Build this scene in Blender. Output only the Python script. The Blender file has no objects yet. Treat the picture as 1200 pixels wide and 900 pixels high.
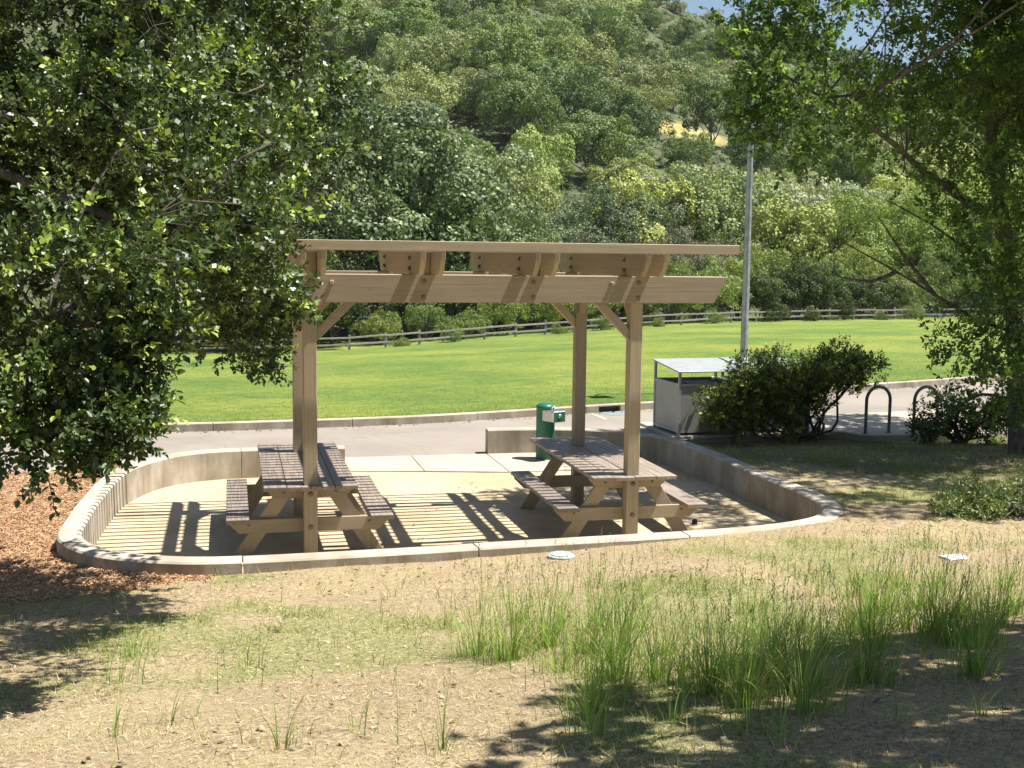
import bpy, math, random
import numpy as np
from mathutils import Vector, Matrix

rng = np.random.default_rng(7)
random.seed(7)
scene = bpy.context.scene
col = scene.collection

# ---------------------------------------------------------------- camera
F, PITCH, YAW, ROLL = 1437.0, math.radians(-6.098), math.radians(12.963), math.radians(0.687)
CAM = np.array([-0.78, -12.597, 3.15])
fw = np.array([math.sin(YAW) * math.cos(PITCH), math.cos(YAW) * math.cos(PITCH), math.sin(PITCH)])
rt0 = np.array([math.cos(YAW), -math.sin(YAW), 0.0])
up0 = np.cross(rt0, fw)
rt = rt0 * math.cos(ROLL) + up0 * math.sin(ROLL)
up = -rt0 * math.sin(ROLL) + up0 * math.cos(ROLL)
cd = bpy.data.cameras.new('camera')
cam = bpy.data.objects.new('camera', cd)
col.objects.link(cam)
m = Matrix.Identity(4)
for i in range(3):
    m[i][0], m[i][1], m[i][2], m[i][3] = rt[i], up[i], -fw[i], CAM[i]
cam.matrix_world = m
cd.sensor_width = 36.0
cd.lens = 36.0 * F / 1200.0
cd.clip_start = 0.05
cd.clip_end = 3000
scene.camera = cam

# ---------------------------------------------------------------- light
SUN = np.array([0.443, -0.100, 1.0])          # direction towards the sun
SUN = SUN / np.linalg.norm(SUN)
elev = math.asin(SUN[2])
world = bpy.data.worlds.new('World')
scene.world = world
world.use_nodes = True
wn = world.node_tree
bg = wn.nodes['Background']
sky = wn.nodes.new('ShaderNodeTexSky')
sky.sky_type = 'NISHITA'
sky.sun_disc = False
sky.sun_elevation = elev
sky.sun_rotation = math.atan2(SUN[0], SUN[1])
sky.air_density = 1.0
sky.dust_density = 0.6
wn.links.new(sky.outputs[0], bg.inputs[0])
bg.inputs[1].default_value = 0.055
sl = bpy.data.lights.new('sun', 'SUN')
sl.energy = 5.0
sl.angle = math.radians(0.53)
sl.color = (1.0, 0.965, 0.91)
so = bpy.data.objects.new('sun', sl)
col.objects.link(so)
so.rotation_euler = Vector((-SUN[0], -SUN[1], -SUN[2])).to_track_quat('-Z', 'Y').to_euler()
vs = scene.view_settings
vs.view_transform = 'Standard'
vs.look = 'None'
vs.exposure = 1.14
vs.gamma = 1.0
vs.use_curve_mapping = False


# ---------------------------------------------------------------- helpers
def PX(px, py, d):
    """the point on the ray through pixel (px, py) of the photograph at depth d metres"""
    return CAM + (fw * F + rt * (px - 600.0) - up * (py - 450.0)) / F * d


def PZ(px, py, z):
    v = fw * F + rt * (px - 600.0) - up * (py - 450.0)
    return CAM + v * ((z - CAM[2]) / v[2])


def to_px(P):
    d = np.asarray(P, float) - CAM
    z = d @ fw
    return 600 + F * (d @ rt) / z, 450 - F * (d @ up) / z, z


def unit(a):
    return a / np.maximum(np.linalg.norm(a, axis=-1, keepdims=True), 1e-9)


def vnoise(x, y, seed=0):
    """smooth value noise, roughly 0..1"""
    x = np.asarray(x, float); y = np.asarray(y, float)
    xi = np.floor(x); yi = np.floor(y)
    xf = x - xi; yf = y - yi
    u = xf * xf * (3 - 2 * xf); v = yf * yf * (3 - 2 * yf)

    def h(a, b):
        s = np.sin(a * 127.1 + b * 311.7 + seed * 74.7) * 43758.5453
        return s - np.floor(s)
    return (h(xi, yi) * (1 - u) + h(xi + 1, yi) * u) * (1 - v) + (h(xi, yi + 1) * (1 - u) + h(xi + 1, yi + 1) * u) * v


def fbm(x, y, seed=0, o=3):
    t = 0; a = 0.5; s = 0
    for k in range(o):
        t = t + a * vnoise(x * 2 ** k, y * 2 ** k, seed + k); s += a; a *= 0.5
    return t / s


def sstep(x, a, b):
    t = np.clip((x - a) / (b - a), 0, 1)
    return t * t * (3 - 2 * t)


# ---- materials
MAT = {}


def newmat(name):
    mt = bpy.data.materials.new(name)
    mt.use_nodes = True
    nt = mt.node_tree
    MAT[name] = mt
    return mt, nt, nt.nodes['Principled BSDF']


def N(nt, t, **kw):
    n = nt.nodes.new(t)
    for k, v in kw.items():
        setattr(n, k, v)
    return n


def ramp(nt, fac, stops, k=0.55):
    stops = [(0.5 + (p - 0.5) * k, c) for p, c in stops]      # noise values crowd around 0.5
    r = N(nt, 'ShaderNodeValToRGB')
    e = r.color_ramp.elements
    while len(e) > 1:
        e.remove(e[-1])
    e[0].position = stops[0][0]; e[0].color = (*stops[0][1], 1)
    for p, c in stops[1:]:
        k = e.new(p); k.color = (*c, 1)
    nt.links.new(fac, r.inputs[0])
    return r.outputs[0]


def noise(nt, scale, detail=4, vec=None, rough=0.55, stretch=None):
    n = N(nt, 'ShaderNodeTexNoise')
    n.inputs['Scale'].default_value = scale
    n.inputs['Detail'].default_value = detail
    n.inputs['Roughness'].default_value = rough
    if vec is None:
        vec = N(nt, 'ShaderNodeTexCoord').outputs['Object']
    if stretch:
        mp = N(nt, 'ShaderNodeMapping')
        mp.inputs['Scale'].default_value = stretch
        nt.links.new(vec, mp.inputs[0])
        vec = mp.outputs[0]
    nt.links.new(vec, n.inputs['Vector'])
    return n.outputs[0]


def mix(nt, fac, a, b, mode='MIX'):
    n = N(nt, 'ShaderNodeMix', data_type='RGBA', blend_type=mode)
    for s, v in ((0, fac), (6, a), (7, b)):
        if isinstance(v, (int, float)):
            n.inputs[s].default_value = v
        elif isinstance(v, tuple):
            n.inputs[s].default_value = (*v, 1)
        else:
            nt.links.new(v, n.inputs[s])
    return n.outputs[2]


def bump(nt, bs, h, strength=0.3, dist=0.01):
    b = N(nt, 'ShaderNodeBump')
    b.inputs['Strength'].default_value = strength
    b.inputs['Distance'].default_value = dist
    nt.links.new(h, b.inputs['Height'])
    nt.links.new(b.outputs[0], bs.inputs['Normal'])


def objrand(nt):
    return N(nt, 'ShaderNodeObjectInfo').outputs['Random']


def m_wood(name, c, axis, var=0.28, grain=55.0, rough=0.62, bstr=0.25, dark=0.55):
    mt, nt, bs = newmat(name)
    st = [grain, grain, grain]; st['xyz'.index(axis)] = grain * 0.035
    g = noise(nt, 1.0, 5, stretch=tuple(st), rough=0.65)
    big = noise(nt, 2.3, 3)
    c1 = tuple(x * (1 - var) for x in c); c2 = tuple(min(1, x * (1 + var * 0.7)) for x in c)
    base = ramp(nt, g, [(0.3, c1), (0.7, c2)])
    base = mix(nt, mix_f(nt, big, 0.5, 0.75, 0.25), base, tuple(x * dark for x in c))
    kv = N(nt, 'ShaderNodeTexVoronoi'); kv.inputs['Scale'].default_value = 1.0
    km = N(nt, 'ShaderNodeMapping'); ks_ = [7.0, 7.0, 7.0]; ks_['xyz'.index(axis)] = 2.2
    km.inputs['Scale'].default_value = ks_
    nt.links.new(N(nt, 'ShaderNodeTexCoord').outputs['Object'], km.inputs[0]); nt.links.new(km.outputs[0], kv.inputs['Vector'])
    base = mix(nt, mix_f(nt, kv.outputs['Distance'], 0.08, 0.03, 0.5), base, tuple(x * .4 for x in c))
    st2 = [26.0, 26.0, 26.0]; st2['xyz'.index(axis)] = 0.9
    ck = noise(nt, 1.0, 3, stretch=tuple(st2), rough=0.5)
    base = mix(nt, mix_f(nt, ck, 0.68, 0.74, 0.45), base, tuple(x * .5 for x in c))
    # every piece a slightly different tone
    r = ramp(nt, objrand(nt), k=1.0, stops=[(0, (0.80, 0.80, 0.82)), (0.5, (1.0, 0.98, 0.95)), (1, (1.14, 1.12, 1.08))])
    base = mix(nt, 1.0, base, r, 'MULTIPLY')
    nt.links.new(base, bs.inputs['Base Color'])
    bs.inputs['Roughness'].default_value = rough
    bump(nt, bs, g, bstr, 0.006)
    return mt


def mix_f(nt, v, a, b, top):
    mr = N(nt, 'ShaderNodeMapRange')
    mr.inputs[1].default_value = a; mr.inputs[2].default_value = b
    mr.inputs[3].default_value = 0; mr.inputs[4].default_value = top
    nt.links.new(v, mr.inputs[0])
    return mr.outputs[0]


def m_simple(name, c, rough=0.5, metal=0.0, var=0.12, scale=8.0, bstr=0.0):
    mt, nt, bs = newmat(name)
    n = noise(nt, scale, 5)
    nt.links.new(ramp(nt, n, [(0.3, tuple(x * (1 - var) for x in c)), (0.7, tuple(min(1, x * (1 + var)) for x in c))]), bs.inputs['Base Color'])
    bs.inputs['Roughness'].default_value = rough
    bs.inputs['Metallic'].default_value = metal
    if bstr:
        bump(nt, bs, noise(nt, scale * 12, 4), bstr, 0.004)
    return mt


def m_leaf(name, trans=0.35, rough=0.42, spec=0.4, tint=None):
    """leaf colour from the per-leaf attribute col, varied per object"""
    mt, nt, bs = newmat(name)
    a = N(nt, 'ShaderNodeAttribute', attribute_name='col')
    base = a.outputs['Color']
    if tint:
        r = ramp(nt, objrand(nt), tint, 1.0)
        base = mix(nt, 1.0, base, r, 'MULTIPLY')
    nt.links.new(base, bs.inputs['Base Color'])
    bs.inputs['Roughness'].default_value = rough
    bs.inputs['Specular IOR Level'].default_value = spec
    tr = N(nt, 'ShaderNodeBsdfTranslucent')
    bright = mix(nt, 1.0, base, (1.15, 1.4, 0.55), 'MULTIPLY')
    nt.links.new(bright, tr.inputs[0])
    ms = N(nt, 'ShaderNodeMixShader')
    ms.inputs[0].default_value = trans
    nt.links.new(bs.outputs[0], ms.inputs[1]); nt.links.new(tr.outputs[0], ms.inputs[2])
    nt.links.new(ms.outputs[0], nt.nodes['Material Output'].inputs[0])
    return mt


def m_bark(name, c1, c2, scale=14):
    mt, nt, bs = newmat(name)
    n = noise(nt, scale, 6, stretch=(1, 1, 0.25), rough=0.7)
    nt.links.new(ramp(nt, n, [(0.3, c1), (0.7, c2)]), bs.inputs['Base Color'])
    bs.inputs['Roughness'].default_value = 0.9
    bump(nt, bs, n, 0.8, 0.03)
    return mt


TAN = (0.325, 0.265, 0.178)
for ax in 'xyz':
    m_wood('tan_wood_' + ax, TAN, ax, var=0.10, grain=48, bstr=0.22, dark=0.78)
m_wood('deck_wood_y', (0.245, 0.198, 0.160), 'y', var=0.3, grain=60, rough=0.55, bstr=0.35, dark=0.62)
m_wood('fence_wood_x', (0.29, 0.27, 0.24), 'x', var=0.3, grain=20, rough=0.85, bstr=0.3)
m_simple('bolt_metal', (0.19, 0.14, 0.09), 0.6, 0.3, 0.2, 40)
m_simple('green_paint', (0.012, 0.125, 0.07), 0.35, 0.0, 0.08, 6)
m_simple('steel', (0.55, 0.55, 0.53), 0.3, 0.9, 0.1, 12)
m_simple('galvanised', (0.36, 0.39, 0.41), 0.42, 0.75, 0.14, 9)
m_simple('frame_grey', (0.36, 0.37, 0.37), 0.5, 0.45, 0.08, 9)
m_simple('roof_metal', (0.31, 0.32, 0.325), 0.5, 0.2, 0.08, 5)
m_simple('bin_and_drain_shade', (0.03, 0.03, 0.033), 0.5)  # the bins' own dark colour, also painted as shade inside the drain
m_simple('rack_metal', (0.15, 0.16, 0.17), 0.45, 0.4, 0.2, 20)
m_simple('white_lid', (0.62, 0.63, 0.66), 0.5, 0.0, 0.1, 20)
m_simple('valve_lid_grey', (0.34, 0.37, 0.37), 0.7, 0.0, 0.15, 25, 0.2)
m_simple('lamp_lens', (0.7, 0.7, 0.68), 0.3)
m_simple('dark_cone', (0.03, 0.02, 0.025), 0.8)
m_simple('blue_paint', (0.17, 0.21, 0.21), 0.8, 0, 0.3, 14)
m_bark('oak_bark', (0.045, 0.036, 0.028), (0.14, 0.115, 0.09))
m_bark('grey_bark', (0.09, 0.08, 0.07), (0.24, 0.22, 0.19))
m_leaf('oak_leaf', 0.16, 0.42, 0.45)
m_leaf('oak_leaf_open', 0.42, 0.45, 0.35)
m_leaf('shrub_leaf', 0.25, 0.45, 0.35)
m_leaf('grass_blade', 0.35, 0.6, 0.2)
m_leaf('chip', 0.0, 0.85, 0.15)
TINT_OAK = [(0.0, (0.72, 0.80, 0.88)), (0.25, (1.0, 1.0, 0.98)), (0.45, (1.25, 1.20, 1.02)), (0.6, (0.82, 0.92, 0.88)), (0.8, (1.12, 1.2, 1.1)), (1.0, (1.45, 1.40, 1.32))]
m_leaf('far_leaf', 0.20, 0.55, 0.25, TINT_OAK)

# perforated panel of the bin enclosure
mt, nt, bs = newmat('perforated')
tc = N(nt, 'ShaderNodeTexCoord').outputs['Object']
vo = N(nt, 'ShaderNodeTexVoronoi'); vo.inputs['Scale'].default_value = 75; vo.inputs['Randomness'].default_value = 0.0
nt.links.new(tc, vo.inputs['Vector'])
hole = ramp(nt, vo.outputs['Distance'], [(0.28, (0.10, 0.10, 0.09)), (0.4, (0.36, 0.355, 0.33))], 1.0)
nt.links.new(mix(nt, mix_f(nt, noise(nt, 3, 4), 0.45, 0.7, 0.35), hole, (0.22, 0.21, 0.18)), bs.inputs['Base Color'])
bs.inputs['Roughness'].default_value = 0.55; bs.inputs['Metallic'].default_value = 0.2

# concrete of the retaining wall and kerbs
mt, nt, bs = newmat('concrete')
a = noise(nt, 2.2, 6); b = noise(nt, 45, 3)
streak = noise(nt, 1.0, 5, stretch=(4.5, 4.5, 1.0), rough=0.7)
base = ramp(nt, a, [(0.3, (0.31, 0.265, 0.20)), (0.55, (0.40, 0.35, 0.275)), (0.75, (0.46, 0.41, 0.335))])
base = mix(nt, mix_f(nt, b, 0.35, 0.75, 0.3), base, (0.24, 0.20, 0.15))
geo = N(nt, 'ShaderNodeNewGeometry'); sx = N(nt, 'ShaderNodeSeparateXYZ')
nt.links.new(geo.outputs['Normal'], sx.inputs[0])
side = mix_f(nt, sx.outputs[2], 0.7, 0.2, 1.0)          # run-off stains show on upright faces only
mm = N(nt, 'ShaderNodeMath', operation='MULTIPLY')
nt.links.new(mix_f(nt, streak, 0.38, 0.72, 0.75), mm.inputs[0]); nt.links.new(side, mm.inputs[1])
base = mix(nt, mm.outputs[0], base, (0.17, 0.128, 0.082))
nt.links.new(base, bs.inputs['Base Color']); bs.inputs['Roughness'].default_value = 0.9
bump(nt, bs, b, 0.35, 0.006)

mt, nt, bs = newmat('slab_concrete')
a = noise(nt, 1.6, 6); b = noise(nt, 60, 3)
base = mix(nt, mix_f(nt, b, 0.4, 0.75, 0.25), ramp(nt, a, [(0.3, (0.36, 0.315, 0.24)), (0.7, (0.42, 0.37, 0.285))]), (0.33, 0.29, 0.22))
nt.links.new(base, bs.inputs['Base Color']); bs.inputs['Roughness'].default_value = 0.88
bump(nt, bs, b, 0.25, 0.004)

mt, nt, bs = newmat('asphalt')
a = noise(nt, 0.55, 5); b = noise(nt, 110, 3); c3 = noise(nt, 9, 4)
vo = N(nt, 'ShaderNodeTexVoronoi', feature='DISTANCE_TO_EDGE'); vo.inputs['Scale'].default_value = 0.42
wv = N(nt, 'ShaderNodeVectorMath', operation='ADD'); sc2 = N(nt, 'ShaderNodeVectorMath', operation='SCALE')
sc2.inputs['Scale'].default_value = 0.7
nz = N(nt, 'ShaderNodeTexNoise'); nz.inputs['Scale'].default_value = 1.7; nz.inputs['Detail'].default_value = 5
tc = N(nt, 'ShaderNodeTexCoord').outputs['Object']
nt.links.new(tc, nz.inputs['Vector']); nt.links.new(nz.outputs['Color'], sc2.inputs[0])
nt.links.new(tc, wv.inputs[0]); nt.links.new(sc2.outputs[0], wv.inputs[1]); nt.links.new(wv.outputs[0], vo.inputs['Vector'])
base = ramp(nt, a, [(0.3, (0.225, 0.190, 0.155)), (0.7, (0.275, 0.235, 0.192))])
base = mix(nt, mix_f(nt, b, 0.35, 0.7, 0.4), base, (0.16, 0.14, 0.12))
base = mix(nt, mix_f(nt, c3, 0.5, 0.8, 0.2), base, (0.32, 0.28, 0.24))
base = mix(nt, mix_f(nt, vo.outputs['Distance'], 0.006, 0.001, 0.35), base, (0.10, 0.09, 0.08))
nt.links.new(base, bs.inputs['Base Color']); bs.inputs['Roughness'].default_value = 0.92
bump(nt, bs, b, 0.4, 0.006)

mt, nt, bs = newmat('sand')
a = noise(nt, 0.9, 6); b = noise(nt, 70, 4); c3 = noise(nt, 7, 5)
base = ramp(nt, a, [(0.32, (0.39, 0.305, 0.185)), (0.5, (0.455, 0.365, 0.23)), (0.7, (0.50, 0.41, 0.27))])
base = mix(nt, mix_f(nt, b, 0.42, 0.75, 0.4), base, (0.26, 0.18, 0.09))
base = mix(nt, mix_f(nt, c3, 0.52, 0.8, 0.35), base, (0.50, 0.41, 0.26))
nt.links.new(base, bs.inputs['Base Color']); bs.inputs['Roughness'].default_value = 0.95
d4 = noise(nt, 2.6, 4)
base = mix(nt, mix_f(nt, d4, 0.5, 0.72, 0.3), base, (0.33, 0.25, 0.14))
nt.links.new(base, bs.inputs['Base Color'])
bump(nt, bs, c3, 0.8, 0.03)

mt, nt, bs = newmat('bank_soil')
at = N(nt, 'ShaderNodeAttribute', attribute_name='mask')
sp = N(nt, 'ShaderNodeSeparateColor'); nt.links.new(at.outputs['Color'], sp.inputs[0])
a = noise(nt, 1.3, 6); b = noise(nt, 26, 5, rough=0.7); c3 = noise(nt, 120, 3)
soil = ramp(nt, b, [(0.28, (0.19, 0.135, 0.075)), (0.48, (0.335, 0.255, 0.15)), (0.72, (0.46, 0.37, 0.235))])
soil = mix(nt, mix_f(nt, a, 0.47, 0.58, 0.55), soil, (0.40, 0.33, 0.175))
soil = mix(nt, mix_f(nt, noise(nt, 0.55, 5), 0.50, 0.60, 0.6), soil, (0.32, 0.245, 0.15))
green = ramp(nt, b, [(0.3, (0.15, 0.165, 0.05)), (0.7, (0.31, 0.32, 0.12))])
chips = ramp(nt, c3, [(0.25, (0.22, 0.12, 0.06)), (0.5, (0.44, 0.26, 0.135)), (0.75, (0.58, 0.38, 0.22))])
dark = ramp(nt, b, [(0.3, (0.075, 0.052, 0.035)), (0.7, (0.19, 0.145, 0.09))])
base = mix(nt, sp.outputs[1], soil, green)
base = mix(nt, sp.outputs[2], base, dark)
base = mix(nt, sp.outputs[0], base, chips)
nt.links.new(base, bs.inputs['Base Color']); bs.inputs['Roughness'].default_value = 0.95
fine = noise(nt, 75, 4, rough=0.8)
base = mix(nt, 1.0, base, ramp(nt, fine, [(0.15, (0.55, 0.52, 0.48)), (0.5, (1.10, 1.07, 1.04)), (0.85, (1.55, 1.50, 1.46))]), 'MULTIPLY')
nt.links.new(base, bs.inputs['Base Color'])
bump(nt, bs, fine, 1.0, 0.02)

mt, nt, bs = newmat('lawn_turf')
a = noise(nt, 0.14, 5); b = noise(nt, 1.6, 6, rough=0.75); c3 = noise(nt, 9, 6, rough=0.8); c4 = noise(nt, 40, 3, rough=0.8)
base = ramp(nt, a, [(0.25, (0.094, 0.152, 0.032)), (0.5, (0.140, 0.188, 0.038)), (0.75, (0.195, 0.226, 0.046))])
base = mix(nt, 1.0, base, ramp(nt, b, [(0.2, (0.72, 0.80, 0.85)), (0.5, (1.0, 1.0, 1.0)), (0.8, (1.25, 1.16, 1.1))]), 'MULTIPLY')
base = mix(nt, 1.0, base, ramp(nt, c3, [(0.2, (0.55, 0.62, 0.55)), (0.5, (1.0, 1.0, 1.0)), (0.8, (1.5, 1.38, 1.6))]), 'MULTIPLY')
base = mix(nt, mix_f(nt, c4, 0.58, 0.70, 0.55), base, (0.36, 0.39, 0.16))
nt.links.new(base, bs.inputs['Base Color']); bs.inputs['Roughness'].default_value = 0.9
bs.inputs['Specular IOR Level'].default_value = 0.1
bump(nt, bs, c3, 0.9, 0.06)

def _hz(px, d):
    return float(np.interp(px, [600, 760, 850], [78, 70, 61])) * max(0, (d - 98) / 232) ** 1.12 - 2.3


dry_d = min(np.arange(120, 330, 1.0), key=lambda d: abs(450 - F * float(((CAM + (fw + rt * 188 / F) * d) * [1, 1, 0] + [0, 0, _hz(788, d)] - CAM) @ up) / d - 172))
dry_p = (CAM + (fw + rt * 188 / F) * dry_d) * [1, 1, 0] + [0, 0, _hz(788, dry_d)]
mt, nt, bs = newmat('hill_scrub')
dd_ = N(nt, 'ShaderNodeVectorMath', operation='DISTANCE')
nt.links.new(N(nt, 'ShaderNodeTexCoord').outputs['Object'], dd_.inputs[0]); dd_.inputs[1].default_value = tuple(dry_p)
a = noise(nt, 0.035, 4); b = noise(nt, 0.5, 6, rough=0.7)
base = ramp(nt, b, [(0.3, (0.030, 0.040, 0.014)), (0.7, (0.085, 0.10, 0.035))])
base = mix(nt, mix_f(nt, dd_.outputs['Value'], 9.0, 5.0, 1.0), base, ramp(nt, b, [(0.3, (0.26, 0.20, 0.07)), (0.7, (0.40, 0.33, 0.10))]))
nt.links.new(base, bs.inputs['Base Color']); bs.inputs['Roughness'].default_value = 0.95


# ---- mesh builders
def tag(o, label=None, cat=None, group=None, kind=None):
    if label: o['label'] = label
    if cat: o['category'] = cat
    if group: o['group'] = group
    if kind: o['kind'] = kind
    return o


def empty(name, loc=(0, 0, 0), rz=0.0):
    o = bpy.data.objects.new(name, None)
    o.empty_display_size = 0.2
    o.location = loc; o.rotation_euler = (0, 0, rz)
    col.objects.link(o)
    return o


def link(name, me, mat, parent=None):
    o = bpy.data.objects.new(name, me)
    if mat is not None and not me.materials:
        me.materials.append(MAT[mat] if isinstance(mat, str) else mat)
    col.objects.link(o)
    if parent is not None:
        o.parent = parent
    return o


def npmesh(name, V, Q, colors=None, smooth=False):
    """mesh from arrays: V (n,3), Q (m,k) with one k"""
    V = np.ascontiguousarray(V, dtype=np.float32); Q = np.ascontiguousarray(Q, dtype=np.int32)
    me = bpy.data.meshes.new(name)
    k = Q.shape[1]
    me.vertices.add(len(V)); me.loops.add(Q.size); me.polygons.add(len(Q))
    me.vertices.foreach_set('co', V.ravel())
    me.loops.foreach_set('vertex_index', Q.ravel())
    me.polygons.foreach_set('loop_start', np.arange(0, Q.size, k, dtype=np.int32))
    me.polygons.foreach_set('loop_total', np.full(len(Q), k, dtype=np.int32))
    if smooth:
        me.polygons.foreach_set('use_smooth', np.ones(len(Q), dtype=bool))
    if colors is not None:
        c = np.ones((len(V), 4), np.float32); c[:, :3] = colors
        at = me.attributes.new('mask' if name.startswith('ground') else 'col', 'FLOAT_COLOR', 'POINT')
        at.data.foreach_set('color', c.ravel())
    me.update(calc_edges=True)
    return me


class MB:
    """collects shapes of ONE piece"""
    def __init__(s):
        s.v = []; s.f = []

    def add(s, v, f):
        o = len(s.v)
        s.v += [tuple(map(float, q)) for q in v]; s.f += [tuple(i + o for i in q) for q in f]
        return s

    def prism(s, poly, a, b, axis='z', ch=0.0):
        """extrude the 2d outline from a to b along axis; ch chamfers the two end rims"""
        poly = [tuple(p) for p in poly]
        area = sum(poly[i - 1][0] * poly[i][1] - poly[i][0] * poly[i - 1][1] for i in range(len(poly)))
        if area < 0: poly = poly[::-1]
        n = len(poly)

        def put(p, h):
            return {'z': (p[0], p[1], h), 'x': (h, p[0], p[1]), 'y': (p[1], h, p[0])}[axis]

        def inset(d):
            r = []
            for i in range(n):
                p0 = Vector(poly[i - 1]); p = Vector(poly[i]); p1 = Vector(poly[(i + 1) % n])
                e0 = (p - p0).normalized(); e1 = (p1 - p).normalized()
                n0 = Vector((-e0.y, e0.x)); n1 = Vector((-e1.y, e1.x))
                k = 1 + n0.dot(n1)
                r.append(tuple(p + (n0 + n1) * (d / max(k, 0.2))))
            return r
        rings = []
        if ch > 0:
            q = inset(ch)
            rings = [(q, a), (poly, a + ch), (poly, b - ch), (q, b)]
        else:
            rings = [(poly, a), (poly, b)]
        v = [put(p, h) for ring, h in rings for p in ring]
        f = []
        for k in range(len(rings) - 1):
            for i in range(n):
                j = (i + 1) % n
                f.append((k * n + i, k * n + j, (k + 1) * n + j, (k + 1) * n + i))
        f.append(tuple(range(n - 1, -1, -1)))
        f.append(tuple((len(rings) - 1) * n + i for i in range(n)))
        return s.add(v, f)

    def box(s, x0, x1, y0, y1, z0, z1, ch=0.004):
        d = (x1 - x0, y1 - y0, z1 - z0)
        c = min(ch, min(d) * 0.3)
        ax = 'xyz'[d.index(max(d))]
        if ax == 'z':
            p, a, b = (x0, x1, y0, y1), z0, z1
        elif ax == 'x':
            p, a, b = (y0, y1, z0, z1), x0, x1
        else:
            p, a, b = (z0, z1, x0, x1), y0, y1
        u0, u1, w0, w1 = p
        if c > 0:
            poly = [(u0 + c, w0), (u1 - c, w0), (u1, w0 + c), (u1, w1 - c), (u1 - c, w1), (u0 + c, w1), (u0, w1 - c), (u0, w0 + c)]
        else:
            poly = [(u0, w0), (u1, w0), (u1, w1), (u0, w1)]
        return s.prism(poly, a, b, ax)

    def tube(s, pts, rad, n=8, cap=True):
        pts = [Vector(tuple(map(float, p))) for p in pts]
        if not hasattr(rad, '__len__'): rad = [rad] * len(pts)
        v = []; f = []
        t = (pts[1] - pts[0]).normalized()
        ref = Vector((0, 0, 1)) if abs(t.z) < 0.9 else Vector((1, 0, 0))
        a = t.cross(ref).normalized()
        for i, p in enumerate(pts):
            t = (pts[min(i + 1, len(pts) - 1)] - pts[max(i - 1, 0)]).normalized()
            a = (a - t * a.dot(t)).normalized(); b = t.cross(a)
            for k in range(n):
                w = 2 * math.pi * k / n
                v.append(p + (a * math.cos(w) + b * math.sin(w)) * rad[i])
        for i in range(len(pts) - 1):
            for k in range(n):
                j = (k + 1) % n
                f.append((i * n + k, i * n + j, (i + 1) * n + j, (i + 1) * n + k))
        if cap:
            f.append(tuple(range(n - 1, -1, -1))); f.append(tuple((len(pts) - 1) * n + k for k in range(n)))
        return s.add(v, f)

    def lathe(s, prof, n=20, c=(0, 0, 0)):
        v = []; f = []
        for r, z in prof:
            for k in range(n):
                w = 2 * math.pi * k / n
                v.append((c[0] + r * math.cos(w), c[1] + r * math.sin(w), c[2] + z))
        for i in range(len(prof) - 1):
            for k in range(n):
                j = (k + 1) % n
                f.append((i * n + k, i * n + j, (i + 1) * n + j, (i + 1) * n + k))
        f.append(tuple(range(n - 1, -1, -1))); f.append(tuple((len(prof) - 1) * n + k for k in range(n)))
        return s.add(v, f)

    def xform(s, M):
        s.v = [tuple(M @ Vector(q)) for q in s.v]
        return s

    def mesh(s, name, smooth=False):
        me = bpy.data.meshes.new(name)
        me.from_pydata(s.v, [], s.f)
        if smooth:
            me.polygons.foreach_set('use_smooth', np.ones(len(s.f), dtype=bool))
            me.set_sharp_from_angle(angle=math.radians(40))
        me.update()
        return me

    def build(s, name, mat, parent=None, smooth=False):
        return link(name, s.mesh(name, smooth), mat, parent)


def copy_tree(o, parent=None):
    c = o.copy(); col.objects.link(c); c.parent = parent
    for ch in o.children:
        copy_tree(ch, c)
    return c


def catmull(P, step):
    P = [np.array(p, float) for p in P]
    out = []
    for i in range(len(P) - 1):
        p0 = P[max(i - 1, 0)]; p1 = P[i]; p2 = P[i + 1]; p3 = P[min(i + 2, len(P) - 1)]
        n = max(2, int(np.linalg.norm(p2 - p1) / step))
        for k in range(n):
            t = k / n
            out.append(0.5 * ((2 * p1) + (-p0 + p2) * t + (2 * p0 - 5 * p1 + 4 * p2 - p3) * t * t + (-p0 + 3 * p1 - 3 * p2 + p3) * t ** 3))
    out.append(P[-1])
    return np.array(out)


# ================================================================ the setting
WALL_Z = 0.395
WALL_W = 0.23
wall_ctrl = [(3.13, 6.12), (4.1, 6.07), (4.82, 5.82), (5.35, 5.36), (5.68, 4.68), (5.80, 3.08), (5.81, 1.7), (5.83, .6), (5.80, 0.0), (5.65, -.48),
             (5.4, -.8), (5.05, -1.02), (4.55, -1.18), (4.0, -1.27), (3, -1.34), (1.8, -1.41), (0.8, -1.49), (0, -1.53), (-.7, -1.55), (-1.1, -1.52),
             (-1.5, -1.39), (-1.85, -1.18), (-2.1, -.9), (-2.25, -.6), (-2.33, -.3), (-2.34, .1), (-2.32, 1.2), (-2.22, 2.7), (-2.05, 3.5), (-1.75, 4.1),
             (-1.3, 4.52), (-.67, 4.69), (0, 4.71), (.77, 4.71)]
wall_c = catmull(wall_ctrl, 0.12)
pit_poly = np.vstack([wall_c, [(0.77, 6.2), (3.13, 6.2)]])


def inside(x, y, poly):
    x = np.asarray(x); y = np.asarray(y)
    r = np.zeros(x.shape, bool)
    for i in range(len(poly)):
        x0, y0 = poly[i - 1]; x1, y1 = poly[i]
        if y0 == y1: continue
        c = ((y0 > y) != (y1 > y)) & (x < (x1 - x0) * (y - y0) / (y1 - y0) + x0)
        r ^= c
    return r


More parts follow.
